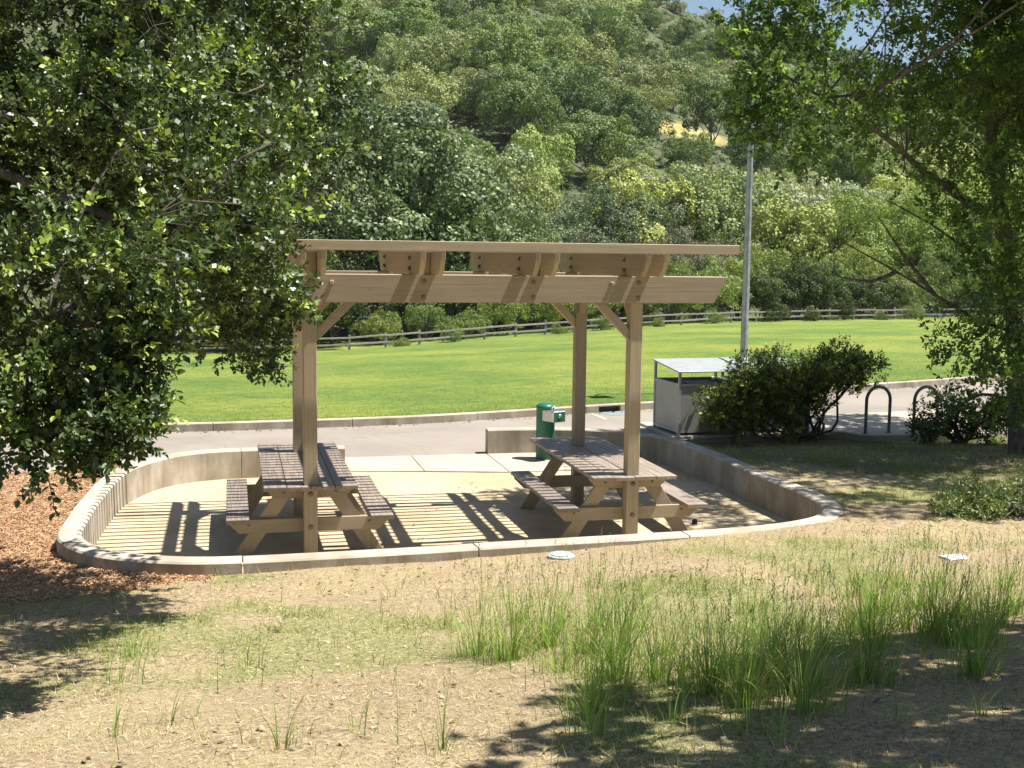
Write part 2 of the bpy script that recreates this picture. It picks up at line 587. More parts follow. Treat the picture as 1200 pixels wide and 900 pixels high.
def dist_poly(x, y, poly, closed=True):
    x = np.asarray(x, float); y = np.asarray(y, float)
    best = np.full(x.shape, 1e9)
    for i in range(0 if closed else 1, len(poly)):
        ax, ay = poly[i - 1]; bx, by = poly[i]
        dx, dy = bx - ax, by - ay
        L = dx * dx + dy * dy + 1e-12
        t = np.clip(((x - ax) * dx + (y - ay) * dy) / L, 0, 1)
        best = np.minimum(best, (x - ax - t * dx) ** 2 + (y - ay - t * dy) ** 2)
    return np.sqrt(best)


YL = [-60, -13, -8, -4, -2, -0.5, 2, 3.6, 5.2, 5.9, 40]
ZL = [3.5, 1.62, 1.05, .56, .31, .22, .20, .15, 0.03, -.04, -.04]
YR = [-60, -13, -8, -4, -2, 0, 3, 5, 6.3, 7, 40]
ZR = [3.5, 1.66, 1.12, .63, .41, .37, .30, .12, -.06, -.09, -.09]


def terr(x, y, bumps=True):
    x = np.asarray(x, float); y = np.asarray(y, float)
    zl = np.interp(y, YL, ZL); zr = np.interp(y, YR, ZR)
    # soften the corners of the profile
    zl = (zl + np.interp(y - .5, YL, ZL) + np.interp(y + .5, YL, ZL)) / 3
    zr = (zr + np.interp(y - .5, YR, ZR) + np.interp(y + .5, YR, ZR)) / 3
    t = sstep(x, 0.0, 5.2)
    z = zl * (1 - t) + zr * t
    if bumps:
        z = z + (fbm(x * 1.1, y * 1.1, 3) - .5) * .07 * sstep(-y, -1, 3) + (fbm(x * 5, y * 5, 9, 2) - .5) * .022
    return z


def ground_at(px, py):
    """where the ray through a photo pixel meets the near bank"""
    v = fw * F + rt * (px - 600.0) - up * (py - 450.0); v = v / F
    t = np.linspace(2, 40, 1500)
    P = CAM + v[None] * t[:, None]
    k = np.argmax(P[:, 2] < terr(P[:, 0], P[:, 1], False))
    return P[k]


# ground: one sheet, fine near the bank
def axis_pts(parts):
    r = []
    for a, b, s in parts:
        r.append(np.arange(a, b, s))
    r.append([parts[-1][1]])
    return np.concatenate(r)


gx = axis_pts([(-90, -30, 6), (-30, -8, 1.0), (-8, -3.6, .2), (-3.6, 7.6, .085), (7.6, 13, .2), (13, 40, 1.5), (40, 100, 6)])
gy = axis_pts([(-60, -16, 3), (-16, -9, .35), (-9, -2.6, .14), (-2.6, 7.3, .085), (7.3, 8.2, .3)])
GX, GY = np.meshgrid(gx, gy)
ins = inside(GX, GY, pit_poly)
dw = dist_poly(GX, GY, pit_poly)
sd = np.where(ins, -dw, dw)
Z = terr(GX, GY)
w_in = 1 - sstep(sd, -0.09, 0.06)
Z = Z * (1 - w_in) + (-0.09) * w_in
mul_edge = [ground_at(*q)[:2] for q in ((262, 664), (205, 684), (140, 694), (60, 702), (-60, 712), (-400, 730))]
mul_poly = np.array([(-0.75, -1.3)] + [tuple(q) for q in mul_edge] + [(-14, -3), (-14, 5.2), (-3.4, 5.45), (-2.6, 5.9), (-.7, 5.9), (-.7, 3)])


def mulch_mask(x, y):
    d = dist_poly(x, y, mul_poly) * np.where(inside(x, y, mul_poly), 1, -1)
    return sstep(d + (fbm(x * 3, y * 3, 21) - .5) * .5, -.12, .12)


def green_mask(x, y):
    g = fbm(x * .75 + 3, y * .75, 31)
    return sstep(g, .44, .62)


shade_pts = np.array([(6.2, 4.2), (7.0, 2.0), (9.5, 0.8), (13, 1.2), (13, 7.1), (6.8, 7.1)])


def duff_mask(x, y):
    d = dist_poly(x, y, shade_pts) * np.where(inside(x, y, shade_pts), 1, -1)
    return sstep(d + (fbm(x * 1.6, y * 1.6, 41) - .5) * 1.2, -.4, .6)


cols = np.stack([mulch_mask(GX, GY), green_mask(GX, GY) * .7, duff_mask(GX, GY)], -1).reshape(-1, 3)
ny, nx = GX.shape
idx = np.arange(ny * nx).reshape(ny, nx)
Q = np.stack([idx[:-1, :-1], idx[:-1, 1:], idx[1:, 1:], idx[1:, :-1]], -1).reshape(-1, 4)
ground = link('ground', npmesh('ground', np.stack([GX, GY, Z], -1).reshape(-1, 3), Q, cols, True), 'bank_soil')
tag(ground, 'dry grassy bank sloping down to the picnic pit', 'ground', kind='structure')

# sand floor of the pit
sx_, sy_ = np.arange(-2.5, 6.0, .12), np.arange(-1.7, 6.2, .12)
SX, SY = np.meshgrid(sx_, sy_)
SZ = (fbm(SX * 1.5, SY * 1.5, 51) - .5) * .022 + (fbm(SX * 6, SY * 6, 57) - .5) * .006
sidx = np.arange(SX.size).reshape(SX.shape)
SQ = np.stack([sidx[:-1, :-1], sidx[:-1, 1:], sidx[1:, 1:], sidx[1:, :-1]], -1).reshape(-1, 4)
cx_ = SX.ravel()[SQ].mean(1); cy_ = SY.ravel()[SQ].mean(1)
keep = (inside(cx_, cy_, pit_poly) | (dist_poly(cx_, cy_, wall_c, False) < .03)) & (cy_ < 5.2)
floor = link('sand_floor', npmesh('sand_floor', np.stack([SX, SY, SZ], -1).reshape(-1, 3), SQ[keep], None, True), 'sand')
tag(floor, 'pale compacted sand floor of the picnic pit', 'floor', kind='structure')

# concrete walkway slabs at the pit entrance
walk = empty('walkway', (0, 0, 0))
tag(walk, 'pale concrete walkway slabs between the pit entrance and the road', 'walkway', kind='structure')
xs = [0.45, 1.915, 3.11, 4.35, 5.3]
near = [4.86, 4.68, 4.40, 4.42, 4.6]
for i in range(4):
    a, b = xs[i] + .006, xs[i + 1] - .006
    mb = MB().prism([(a, near[i]), (b, near[i + 1]), (b, 6.0), (a, 6.0)], -.12, .018, 'z', .006)
    mb.build('slab', 'slab_concrete', walk)

# road
kerb_ctrl = [(-60, 14.5), (-30, 11.2), (-14, 9.75), (-7, 9.25), (-2.52, 9.17), (-1.1, 9.15), (1.37, 9.38), (3.22, 9.72), (6.15, 10.62), (8.2, 11.25),
             (10.5, 12.2), (13.88, 13.7), (16.78, 14.75), (25, 18.2), (45, 28)]
kerb_c = catmull(kerb_ctrl, .4)
road_near = [(45, 6.95), (9, 7.2), (5.9, 6.9), (3.4, 6.01), (0.6, 6.01), (-2.2, 6.01), (-2.85, 5.85), (-3.88, 5.08), (-6, 3.9), (-12, 1.8), (-60, -8)]
rn = [(-60, 14.6)] + [tuple(p) for p in kerb_c[1:]]
pts = rn + road_near
mb = MB()
mb.add([(x, y, 0.006) for x, y in pts], [tuple(range(len(pts)))])
road = mb.build('road', 'asphalt'); tag(road, 'pale weathered asphalt road past the picnic pit', 'road', kind='structure')
bpy.context.view_layer.update()
bmod = road.modifiers.new('tri', 'TRIANGULATE')

# thin concrete edge band between road and bark mulch
eb = catmull([(-2.2, 6.0), (-2.85, 5.84), (-3.88, 5.06), (-6, 3.87), (-12, 1.76)], .3)


def strip(name, C, w, z0, z1, mat, parent=None, ch=.01):
    """an upright band with rectangular section along the polyline C"""
    C = np.array(C); t = unit(np.gradient(C, axis=0)); n = np.stack([-t[:, 1], t[:, 0]], -1)
    h = w / 2
    sec = [(-h, z0), (h, z0), (h, z1 - ch), (h - ch, z1), (-h + ch, z1), (-h, z1 - ch)]
    v = []; f = []
    k = len(sec)
    for i in range(len(C)):
        for o, z in sec:
            v.append((C[i, 0] + n[i, 0] * o, C[i, 1] + n[i, 1] * o, z))
    for i in range(len(C) - 1):
        for a in range(k):
            b = (a + 1) % k
            f.append((i * k + a, (i + 1) * k + a, (i + 1) * k + b, i * k + b))
    f.append(tuple(range(k))); f.append(tuple((len(C) - 1) * k + a for a in range(k - 1, -1, -1)))
    mb = MB(); mb.add(v, f)
    return mb.build(name, mat, parent)


def arclen(C):
    return np.concatenate([[0], np.cumsum(np.linalg.norm(np.diff(C, axis=0), axis=1))])


def sub(C, s0, s1, step=.12):
    L = arclen(C)
    s = np.linspace(s0, s1, max(2, int((s1 - s0) / step) + 1))
    return np.stack([np.interp(s, L, C[:, 0]), np.interp(s, L, C[:, 1])], -1)


o = strip('road_edging', eb, .13, -.1, .03, 'slab_concrete')
tag(o, 'thin pale concrete edging between the road and the bark mulch', 'edging', kind='structure')

# kerb on the lawn side, in cast lengths, with the storm drain mouth in one of them
kerb = empty('kerb', (0, 0, 0))
tag(kerb, 'weathered concrete kerb along the lawn edge of the road', 'kerb', kind='structure')
KL = arclen(kerb_c)
drain_xy = np.array([6.70, 10.80])
sdr = KL[np.argmin(np.linalg.norm(kerb_c - drain_xy, axis=1))]
s = KL[np.argmin(np.abs(kerb_c[:, 0] + 1.1))]
starts = [s + 2.45 * k for k in range(-14, 18)]
for s0 in starts:
    if s0 < 0 or s0 + 2.45 > KL[-1]: continue
    segs = [(s0 + .006, s0 + 2.444)]
    a, b = sdr - .26, sdr + .26
    if s0 < a and b < s0 + 2.45:
        segs = [(s0 + .006, a), (b, s0 + 2.444)]
    elif s0 < a < s0 + 2.45:
        segs = [(s0 + .006, a)]
    elif s0 < b < s0 + 2.45:
        segs = [(b, s0 + 2.444)]
    for q0, q1 in segs:
        C = sub(kerb_c, q0, q1, .4)
        t = unit(np.gradient(C, axis=0)); C = C + np.stack([-t[:, 1], t[:, 0]], -1) * .08
        strip('kerb_length', C, .16, -.1, .15, 'concrete', kerb, .015)
dr = empty('storm_drain', (*drain_xy, 0))
tag(dr, 'dark storm drain mouth cut into the kerb beside the lawn', 'drain')
C = sub(kerb_c, sdr - .255, sdr + .255, .2); t = unit(np.gradient(C, axis=0)); nn = np.stack([-t[:, 1], t[:, 0]], -1)
org = np.array([*drain_xy])
strip('drain_lintel', C + nn * .08 - org, .16, .118, .15, 'concrete', dr, .008)
strip('drain_shade_sheet', C + nn * .10 - org, .05, -.4, .13, 'bin_and_drain_shade', dr, .008)  # near-black sheet set close behind the opening, painting the shade of the hollow
strip('drain_sill', C + nn * .05 - org, .10, -.06, .002, 'bin_and_drain_shade', dr, .008)  # same near-black, the shade of the hollow put into the colour
a = sub(kerb_c, sdr - .32, sdr + .3, .2); nn = unit(np.gradient(a, axis=0)); nn = np.stack([-nn[:, 1], nn[:, 0]], -1)
v = [(p[0], p[1], .0105) for p in a - nn * .02] + [(p[0], p[1], .0105) for p in (a - nn * .55)[::-1]]
mb = MB(); mb.add(v, [tuple(range(len(v)))[::-1]])
o = mb.build('painted_patch', 'blue_paint'); tag(o, 'faded blue painted patch on the road before the storm drain', 'road marking')
l0, l1 = PZ(694, 485, .012), PZ(709, 491.5, .012)
mb = MB().prism([(l0[0] - .05, l0[1]), (l0[0] + .05, l0[1] + .02), (l1[0] + .07, l1[1]), (l1[0] - .03, l1[1] - .03)], .008, .013)
o = mb.build('painted_line', 'slab_concrete'); tag(o, 'short pale painted line slanting away from the storm drain', 'road marking')

# lawn: a ruled sheet from the kerb to the foot of the fence
fence_px = [(-420, 420, 66), (-120, 418, 66.5), (120, 417, 67), (245, 415, 68), (395, 411, 70), (440, 408, 71), (520, 402, 73.5), (600, 395, 76), (680, 389, 79),
            (760, 383, 82), (860, 378, 86), (940, 376, 89), (1000, 375, 91), (1060, 374, 94), (1200, 372, 99), (1400, 371, 107), (1700, 371, 120)]
fence_w = np.array([PX(*q) for q in fence_px])
fl = arclen(fence_w)
ns, ntt = 110, 60
fs = np.linspace(0, fl[-1], ns)
far = np.stack([np.interp(fs, fl, fence_w[:, k]) for k in range(3)], -1)
far_dir = unit((far[:, :2] - CAM[:2]))
far2 = far + np.concatenate([far_dir * 14, np.full((ns, 1), -.25)], 1)
kt = unit(np.gradient(kerb_c, axis=0)); kn = kerb_c + np.stack([-kt[:, 1], kt[:, 0]], -1) * .15
ksel = (kn[:, 0] > -30) & (kn[:, 0] < 45)
kk = kn[ksel]; kl = arclen(kk)
# pair near and far edges by bearing from the road's middle
ks = np.linspace(0, 1, ns) ** 1.0
near_e = np.stack([np.interp(np.linspace(0, kl[-1], ns), kl, kk[:, k]) for k in range(2)] + [np.full(ns, .135)], -1)
T = np.linspace(0, 1, ntt) ** 1.5
V = []
for t in T:
    row = near_e * (1 - t) + far * t
    row[:, 2] += (fbm(row[:, 0] * .12, row[:, 1] * .12, 61) - .5) * .22 * sstep(np.array(t), 0.05, .3) * (1 - t)
    V.append(row)
V.append(far2)
V = np.array(V)
li = np.arange(V.shape[0] * ns).reshape(V.shape[0], ns)
Q = np.stack([li[:-1, :-1], li[:-1, 1:], li[1:, 1:], li[1:, :-1]], -1).reshape(-1, 4)
lawn = link('lawn', npmesh('lawn', V.reshape(-1, 3), Q, None, True), 'lawn_turf')
tag(lawn, 'bright mown green lawn beyond the road', 'lawn', kind='structure')
lawn_rows = V

# hillside
RIDGE_PX = [-1600, -300, 0, 400, 600, 760, 850, 930, 1000, 1200, 1600, 2800]
RIDGE_Z = [70, 88, 86, 82, 78, 70, 61, 52, 46, 44, 40, 30]
D0, DR = 98.0, 330.0
hp = np.linspace(-1600, 2800, 120); hd = np.concatenate([np.linspace(78, DR, 60), np.linspace(DR + 10, DR + 160, 8)])


def hill_z(px, d):
    R = np.interp(px, RIDGE_PX, RIDGE_Z)
    b = np.interp(px, [0, 400, 1000, 1600], [-3.0, -2.7, -1.9, -1.7])
    t = np.clip((d - D0) / (DR - D0), 0, 1)
    z = b + (R - b) * t ** 1.12
    z = z - np.clip(d - DR, 0, None) * .25
    return z


def hill_pt(px, d):
    v = fw + rt * (px - 600) / F
    v = v / np.dot(v, fw) * d
    p = CAM + v
    bump_ = (float(fbm(p[0] * .02, p[1] * .02, 71)) - .5) * 6 * float(sstep(np.array(d), 120, 180))
    return np.array([p[0], p[1], float(hill_z(px, d)) + bump_])


HV = np.array([[hill_pt(a, d) for a in hp] for d in hd])
li = np.arange(HV.shape[0] * HV.shape[1]).reshape(HV.shape[:2])
Q = np.stack([li[:-1, :-1], li[:-1, 1:], li[1:, 1:], li[1:, :-1]], -1).reshape(-1, 4)
o = link('hillside', npmesh('hillside', HV.reshape(-1, 3), Q, None, True), 'hill_scrub')
tag(o, 'steep wooded hillside rising behind the lawn', 'hill', kind='structure')

# bike and bin pad
pad_poly = [(6.60, 7.06), (8.5, 7.22), (9.5, 7.35), (9.86, 7.2), (10.0, 6.82), (10.2, 6.70), (12.5, 6.72), (16, 6.9), (16, 10.2), (6.60, 8.9)]
pad = MB().prism(pad_poly, -.3, .05, 'z', .012).build('paved_pad', 'slab_concrete')
tag(pad, 'raised concrete pad carrying the bin enclosures and bike racks', 'pavement', kind='structure')

# ================================================================ retaining wall
wall = empty('retaining_wall', (1.7, -1.41, 0))
tag(wall, 'low curved concrete retaining wall ringing the sand pit with an entrance gap', 'wall')
WL = arclen(wall_c)[-1]
j282b = arclen(wall_c)[np.argmin(np.linalg.norm(wall_c - np.array([-.67, 4.69]), axis=1))]
j282f = arclen(wall_c)[np.argmin(np.linalg.norm(wall_c - np.array([-.72, -1.55]), axis=1))]
jr = arclen(wall_c)[np.argmin(np.linalg.norm(wall_c - np.array([5.6, -.55]), axis=1))]
joints = [0, 2.0, jr - 5.0, jr - 2.5, jr, (jr * 2 + j282f) / 3, (jr + 2 * j282f) / 3, j282f, (j282f * 2 + j282b) / 3, (j282f + 2 * j282b) / 3, j282b, WL]
for a, b in zip(joints[:-1], joints[1:]):
    C = sub(wall_c, a + (.006 if a > 0 else 0), b - (.006 if b < WL else 0), .1) - np.array([1.7, -1.41])
    strip('wall_section', C, WALL_W, -.15, WALL_Z + random.uniform(-.004, .004), 'concrete', wall, .018)

# ================================================================ pergola
D, W = 2.107, 3.468
per = empty('pergola', (0, 0, 0))
tag(per, 'tan painted wooden pergola with slatted roof over the two picnic tables', 'pergola')
BZ0, BZ1 = 2.632, 2.919
RZ1 = 3.158
for X in (0, W):
    for Y in (0, D):
        MB().box(X - .07, X + .07, Y - .07, Y + .07, -.3, RZ1 - .02, .008).build('post', 'tan_wood_z', per)
for Y in (0, D):
    for s_ in (-1, 1):
        y0, y1 = sorted((Y + s_ * .0715, Y + s_ * .112))
        poly = [(-1.02 + .16, BZ0), (4.49 - .16, BZ0), (4.49, BZ1), (-1.02, BZ1)]
        b = MB().prism([(z, x) for x, z in poly], y0, y1, 'y', .005).build('beam', 'tan_wood_x', per)
GX4 = [0, W / 3, 2 * W / 3, W]
RY0, RY1 = -.70, D + .64


def bolt(parent, p, axis, r=.017, h=.016):
    mb = MB().lathe([(r * 1.35, 0), (r * 1.35, .004), (r, .006), (r, h * .7), (r * .6, h)], 8)
    if axis == 'y-':
        mb.xform(Matrix.Translation(p) @ Matrix.Rotation(math.pi / 2, 4, 'X'))
    elif axis == 'x-':
        mb.xform(Matrix.Translation(p) @ Matrix.Rotation(-math.pi / 2, 4, 'Y'))
    return mb.build('bolt', 'bolt_metal', parent)


for X in GX4:
    for s_ in (-1, 1):
        x0, x1 = sorted((X + s_ * .072, X + s_ * .124))
        z0, z1 = BZ1 + .002, RZ1
        prof = [(RY0 + .17, z0), (RY1 - .17, z0), (RY1 - .07, z0 + .07), (RY1 - .015, z0 + .15), (RY1, z1), (RY0, z1), (RY0 + .015, z0 + .15), (RY0 + .07, z0 + .07)]
        rf = MB().prism(prof, x0, x1, 'x', .004).build('rafter', 'tan_wood_y', per)
        if s_ < 0:
            for Y in (0, D):
                for zz in (2.985, 3.09):
                    bolt(per, (x0 + .001, Y, zz), 'x-', .02, .03)
    for zz in (2.69, 2.85):
        bolt(per, (X, -.112, zz), 'y-', .02, .012)
    if X not in (0, W):
        for Y in (0, D):
            MB().box(X - .07, X + .07, Y - .07, Y + .07, BZ0 + .02, RZ1 - .02, .006).build('spacer_block', 'tan_wood_z', per)
slat = None
ys = np.arange(20) * .1735 - .60
for k, y in enumerate(ys):
    jz = random.uniform(-.002, .002)
    if slat is None:
        slat = MB().box(-0.99, 4.39, -.019, .019, 0, .096, .004).build('slat', 'tan_wood_x', per)
        sobj = slat
    else:
        sobj = slat.copy(); col.objects.link(sobj)
    sobj.location = (random.uniform(-.012, .012), y, RZ1 + .001 + (abs(jz)))
# braces between posts and beams, and between posts and rafters
for X, sx1 in ((0, 1), (W, -1)):
    for Y, sy1 in ((0, 1), (D, -1)):
        a = [(X + sx1 * .071, BZ0 - .29), (X + sx1 * .071, BZ0 - .42), (X + sx1 * .56, BZ0 + .07), (X + sx1 * .56, BZ0 + .2)]
        a = [(X + sx1 * .071, BZ0 - .28), (X + sx1 * .071, BZ0 - .40), (X + sx1 * .60, BZ0 + .13), (X + sx1 * .52, BZ0 + .17)]
        MB().prism([(z, x) for x, z in a], Y - .045, Y + .045, 'y', .004).build('brace', 'tan_wood_x', per)
        b = [(Y + sy1 * .071, BZ0 - .10), (Y + sy1 * .071, BZ0 - .22), (Y + sy1 * .60, BZ0 + .30), (Y + sy1 * .48, BZ0 + .30)]
        MB().prism(b, X - .045, X + .045, 'x', .004).build('brace', 'tan_wood_y', per)
    pg = MB().lathe([(.026, 0), (.026, .03), (.018, .04)], 10)
    pg.xform(Matrix.Translation((X + sx1 * .215 if sx1 > 0 else X - .30, -.111, 2.835)) @ Matrix.Rotation(math.pi / 2, 4, 'X'))
    pg.build('peg', 'tan_wood_y', per)


# ================================================================ picnic tables
def make_table(X):
    t = empty('picnic_table', (X, 0, 0))
    yn, yf = -.157, 2.733
    bw = .2345
    e = [-.479, -.2425, 0, .2425, .479]
    g = .004
    for i in range(4):
        a, b = e[i] + g, e[i + 1] - g
        n_ = yn + random.uniform(-.006, .006); f_ = yf + random.uniform(-.008, .008)
        if i in (0, 3):
            poly = [(a, n_), (b, n_), (b, f_), (a, f_)]
        elif i == 1:
            poly = [(a, n_), (b, n_), (b, -.074), (-.074, -.074), (-.074, .074), (b, .074), (b, D - .074), (-.074, D - .074), (-.074, D + .074), (b, D + .074), (b, f_), (a, f_)]
        else:
            poly = [(a, n_), (b, n_), (b, f_), (a, f_), (a, D + .074), (.074, D + .074), (.074, D - .074), (a, D - .074), (a, .074), (.074, .074), (.074, -.074), (a, -.074)]
        z0 = random.uniform(-.002, .002)
        MB().prism(poly, .72 + z0, .76 + z0, 'z', .0035).build('top_board', 'deck_wood_y', t)
    for s_ in (-1, 1):
        a, b = sorted((s_ * .615, s_ * .85))
        MB().box(a, b, -.146 + random.uniform(-.01, .01), 2.18, .391, .431, .004).build('bench_board', 'deck_wood_y', t)
    for Y, q in ((0, 1), (D, -1)):
        def yy(a, b):
            return sorted((Y + q * a, Y + q * b))
        a, b = yy(.0715, .1115)
        MB().prism([(z, x) for x, z in ((-.45, .719), (.45, .719), (.45, .69), (.36, .60), (-.36, .60), (-.45, .69))], a, b, 'y', .004).build('top_cleat', 'tan_wood_x', t)
        MB().prism([(z, x) for x, z in ((-.84, .39), (.84, .39), (.84, .365), (.72, .245), (-.72, .245), (-.84, .365))], a, b, 'y', .004).build('bench_beam', 'tan_wood_x', t)
        a, b = yy(.1125, .1525)
        for s_ in (-1, 1):
            MB().prism([(z, x) for x, z in ((s_ * .13, .718), (s_ * .31, .718), (s_ * .78, 0.0), (s_ * .60, 0.0))], a, b, 'y', .004).build('leg', 'tan_wood_z', t)
        if q > 0:
            for zz in (.665, .32):
                bolt(t, (0, -.0705, zz), 'y-', .022, .014)
        for s_ in (-1, 1):
            for xx, zz in ((.62, .335), (.27, .66)):
                if q > 0:
                    bolt(t, (s_ * xx, .0712, zz), 'y-', .011, .008)
    return t


t1 = make_table(0)
tag(t1, 'wooden picnic table in full sun beside the striped wall shadows, built around pergola posts', 'picnic table', 'picnic tables under the pergola')
t2 = make_table(W)
tag(t2, 'wooden picnic table in dappled tree shade next to the green drinking fountain', 'picnic table', 'picnic tables under the pergola')

# ================================================================ drinking fountain
fo = empty('drinking_fountain', (3.9, 5.42, .018), math.radians(24))
tag(fo, 'green cylindrical drinking fountain with steel basin by the concrete wall', 'drinking fountain')
MB().lathe([(.143, 0), (.143, .79)], 28).build('body', 'green_paint', fo, True)
MB().lathe([(.147, .79), (.147, .806), (.136, .83), (.10, .851), (.05, .86), (.004, .862)], 28).build('domed_cap', 'green_paint', fo, True)
ba = MB().prism([(-.11, -.34), (.11, -.34), (.12, -.30), (.12, -.06), (-.12, -.06), (-.12, -.30)], .60, .765, 'z', .006).build('basin_box', 'steel', fo)
MB().prism([(-.105, .612), (.105, .612), (.105, .752), (-.105, .752)][::1] and [(.612, -.105), (.612, .105), (.752, .105), (.752, -.105)], -.346, -.3405, 'y').build('front_plate', 'green_paint', ba)
MB().lathe([(.034, 0), (.034, .012), (.024, .022), (.005, .024)], 14).xform(Matrix.Translation((0.0, -.346, .69)) @ Matrix.Rotation(math.pi / 2, 4, 'X')).build('push_button', 'steel', ba, True)
MB().prism([(-.10, -.32), (.10, -.32), (.10, -.15), (-.10, -.15)], .766, .772, 'z').build('drain_tray', 'steel', ba)
MB().tube([(-.02, -.17, .765), (-.02, -.17, .80), (-.02, -.19, .825), (-.02, -.225, .828), (-.02, -.245, .812)], [.016, .016, .015, .014, .012], 10).build('bubbler', 'steel', ba, True)


# ================================================================ bin enclosures
def enclosure(loc, rz):
    e = empty('bin_enclosure', loc, rz)
    w_, d_ = 1.18, 1.08
    hf, hb = 1.10, 1.21
    T_ = .045
    for x, y, h in ((0, 0, hf), (w_, 0, hf), (0, d_, hb), (w_, d_, hb)):
        MB().box(x - T_ / 2, x + T_ / 2, y - T_ / 2, y + T_ / 2, 0, h, .004).build('corner_post', 'frame_grey', e)
    zr = .90
    for y in (0, d_):
        MB().box(T_ / 2, w_ - T_ / 2, y - .02, y + .02, zr - .05, zr, .003).build('rail', 'frame_grey', e)
    for x in (0, w_):
        MB().box(x - .02, x + .02, T_ / 2, d_ - T_ / 2, zr - .05, zr, .003).build('rail', 'frame_grey', e)
        MB().box(x - .02, x + .02, T_ / 2, d_ - T_ / 2, .05, .09, .003).build('rail', 'frame_grey', e)
        MB().box(x - .006, x + .006, T_ / 2 + .002, d_ - T_ / 2 - .002, .092, zr - .052, 0).build('side_panel', 'perforated', e)
    for k, (a, b) in enumerate(((T_ / 2 + .005, w_ / 2 - .004), (w_ / 2 + .004, w_ - T_ / 2 - .005))):
        dd = MB().box(a, b, -.012, .012, .05, zr - .055, .003).build('door', 'perforated', e)
        hx = b - .05 if k == 0 else a + .05
        MB().tube([(hx, -.02, .5), (hx, -.045, .51), (hx, -.045, .62), (hx, -.02, .63)], .007, 6).build('handle', 'frame_grey', dd)
    MB().box(T_ / 2 + .002, w_ - T_ / 2 - .002, d_ - .006, d_ + .006, .05, zr - .052, 0).build('back_panel', 'perforated', e)
    a_ = math.atan2(hb - hf, d_)
    rf = MB().box(-.05, w_ + .05, -.06, d_ + .06, 0, .022, .004)
    rf.xform(Matrix.Translation((0, 0, hf + .002)) @ Matrix.Rotation(a_, 4, 'X'))
    rf.build('roof', 'roof_metal', e)
    return e


def bin_box(loc, rz, label):
    b = empty('rubbish_bin', loc, rz)
    MB().prism([(-.26, -.26), (.26, -.26), (.26, .26), (-.26, .26)], .0, .82, 'z', .03).build('body', 'bin_and_drain_shade', b)
    MB().prism([(-.28, -.28), (.28, -.28), (.28, .28), (-.28, .28)], .821, .87, 'z', .02).build('rim', 'bin_and_drain_shade', b)
    return tag(b, label, 'bin')


e1 = enclosure((6.72, 7.15, .05), math.radians(3))
tag(e1, 'grey metal bin enclosure with perforated panels and bright flat roof beside the wall', 'bin enclosure', 'bin enclosures on the pad')
bin_box((7.3, 7.7, .05), math.radians(3), 'dark bin inside the enclosure beside the retaining wall')
e2 = enclosure((8.07, 7.3, .05), math.radians(3))
tag(e2, 'grey metal bin enclosure mostly hidden behind the branching shrub', 'bin enclosure', 'bin enclosures on the pad')
bin_box((8.65, 7.85, .05), math.radians(3), 'dark bin inside the enclosure hidden behind the shrub')

# ================================================================ bike racks
for k, (px, px2, lab) in enumerate(((1014, 1041.5, 'dark steel hoop bike rack standing in the open beside the branching shrub'), (1070, 1097, 'dark steel hoop bike rack half covered by the low leafy bush'))):
    A = PZ(px, 508, .05); B = PZ(px2, 507, .05)
    wd = np.linalg.norm(B - A)
    r_ = empty('bike_rack', (*A[:2], .05), math.atan2(B[1] - A[1], B[0] - A[0]))
    tag(r_, lab, 'bike rack', 'hoop bike racks')
    h = .83
    pts = [(0, 0, 0), (0, 0, h - wd / 2)] + [(wd / 2 - wd / 2 * math.cos(a), 0, h - wd / 2 + wd / 2 * math.sin(a)) for a in np.linspace(.2, math.pi - .2, 11)] + [(wd, 0, h - wd / 2), (wd, 0, 0)]
    MB().tube(pts, .03, 10).build('hoop', 'rack_metal', r_, True)
    for x in (0, wd):
        MB().lathe([(.06, 0), (.06, .008), (.034, .01)], 12, (x, 0, 0)).build('foot_plate', 'rack_metal', r_)

# ================================================================ lamp post
lx, ly = 10.28, 12.62
lp = empty('lamp_post', (lx, ly, .11))
tag(lp, 'tall grey galvanised lamp post standing at the lawn edge behind the bins', 'lamp post')
MB().lathe([(.085, 0), (.078, 2.5), (.066, 5.0), (.052, 7.0)], 14).build('pole', 'galvanised', lp, True)
MB().lathe([(.15, 0), (.15, .05), (.10, .08)], 14).build('base_plate', 'galvanised', lp, True)
MB().tube([(0, 0, 6.9), (-.12, -.25, 7.0), (-.2, -.5, 7.02)], .028, 8).build('arm', 'galvanised', lp, True)
hd_ = MB().box(-.42, .05, -1.05, -.45, 6.97, 7.08, .02).build('lamp_head', 'galvanised', lp)
MB().box(-.38, .01, -1.0, -.5, 6.955, 6.969, .004).build('lens', 'lamp_lens', hd_)
MB().lathe([(.055, 7.0), (.05, 7.05), (.01, 7.07)], 12).build('pole_cap', 'lamp_lens', lp, True)

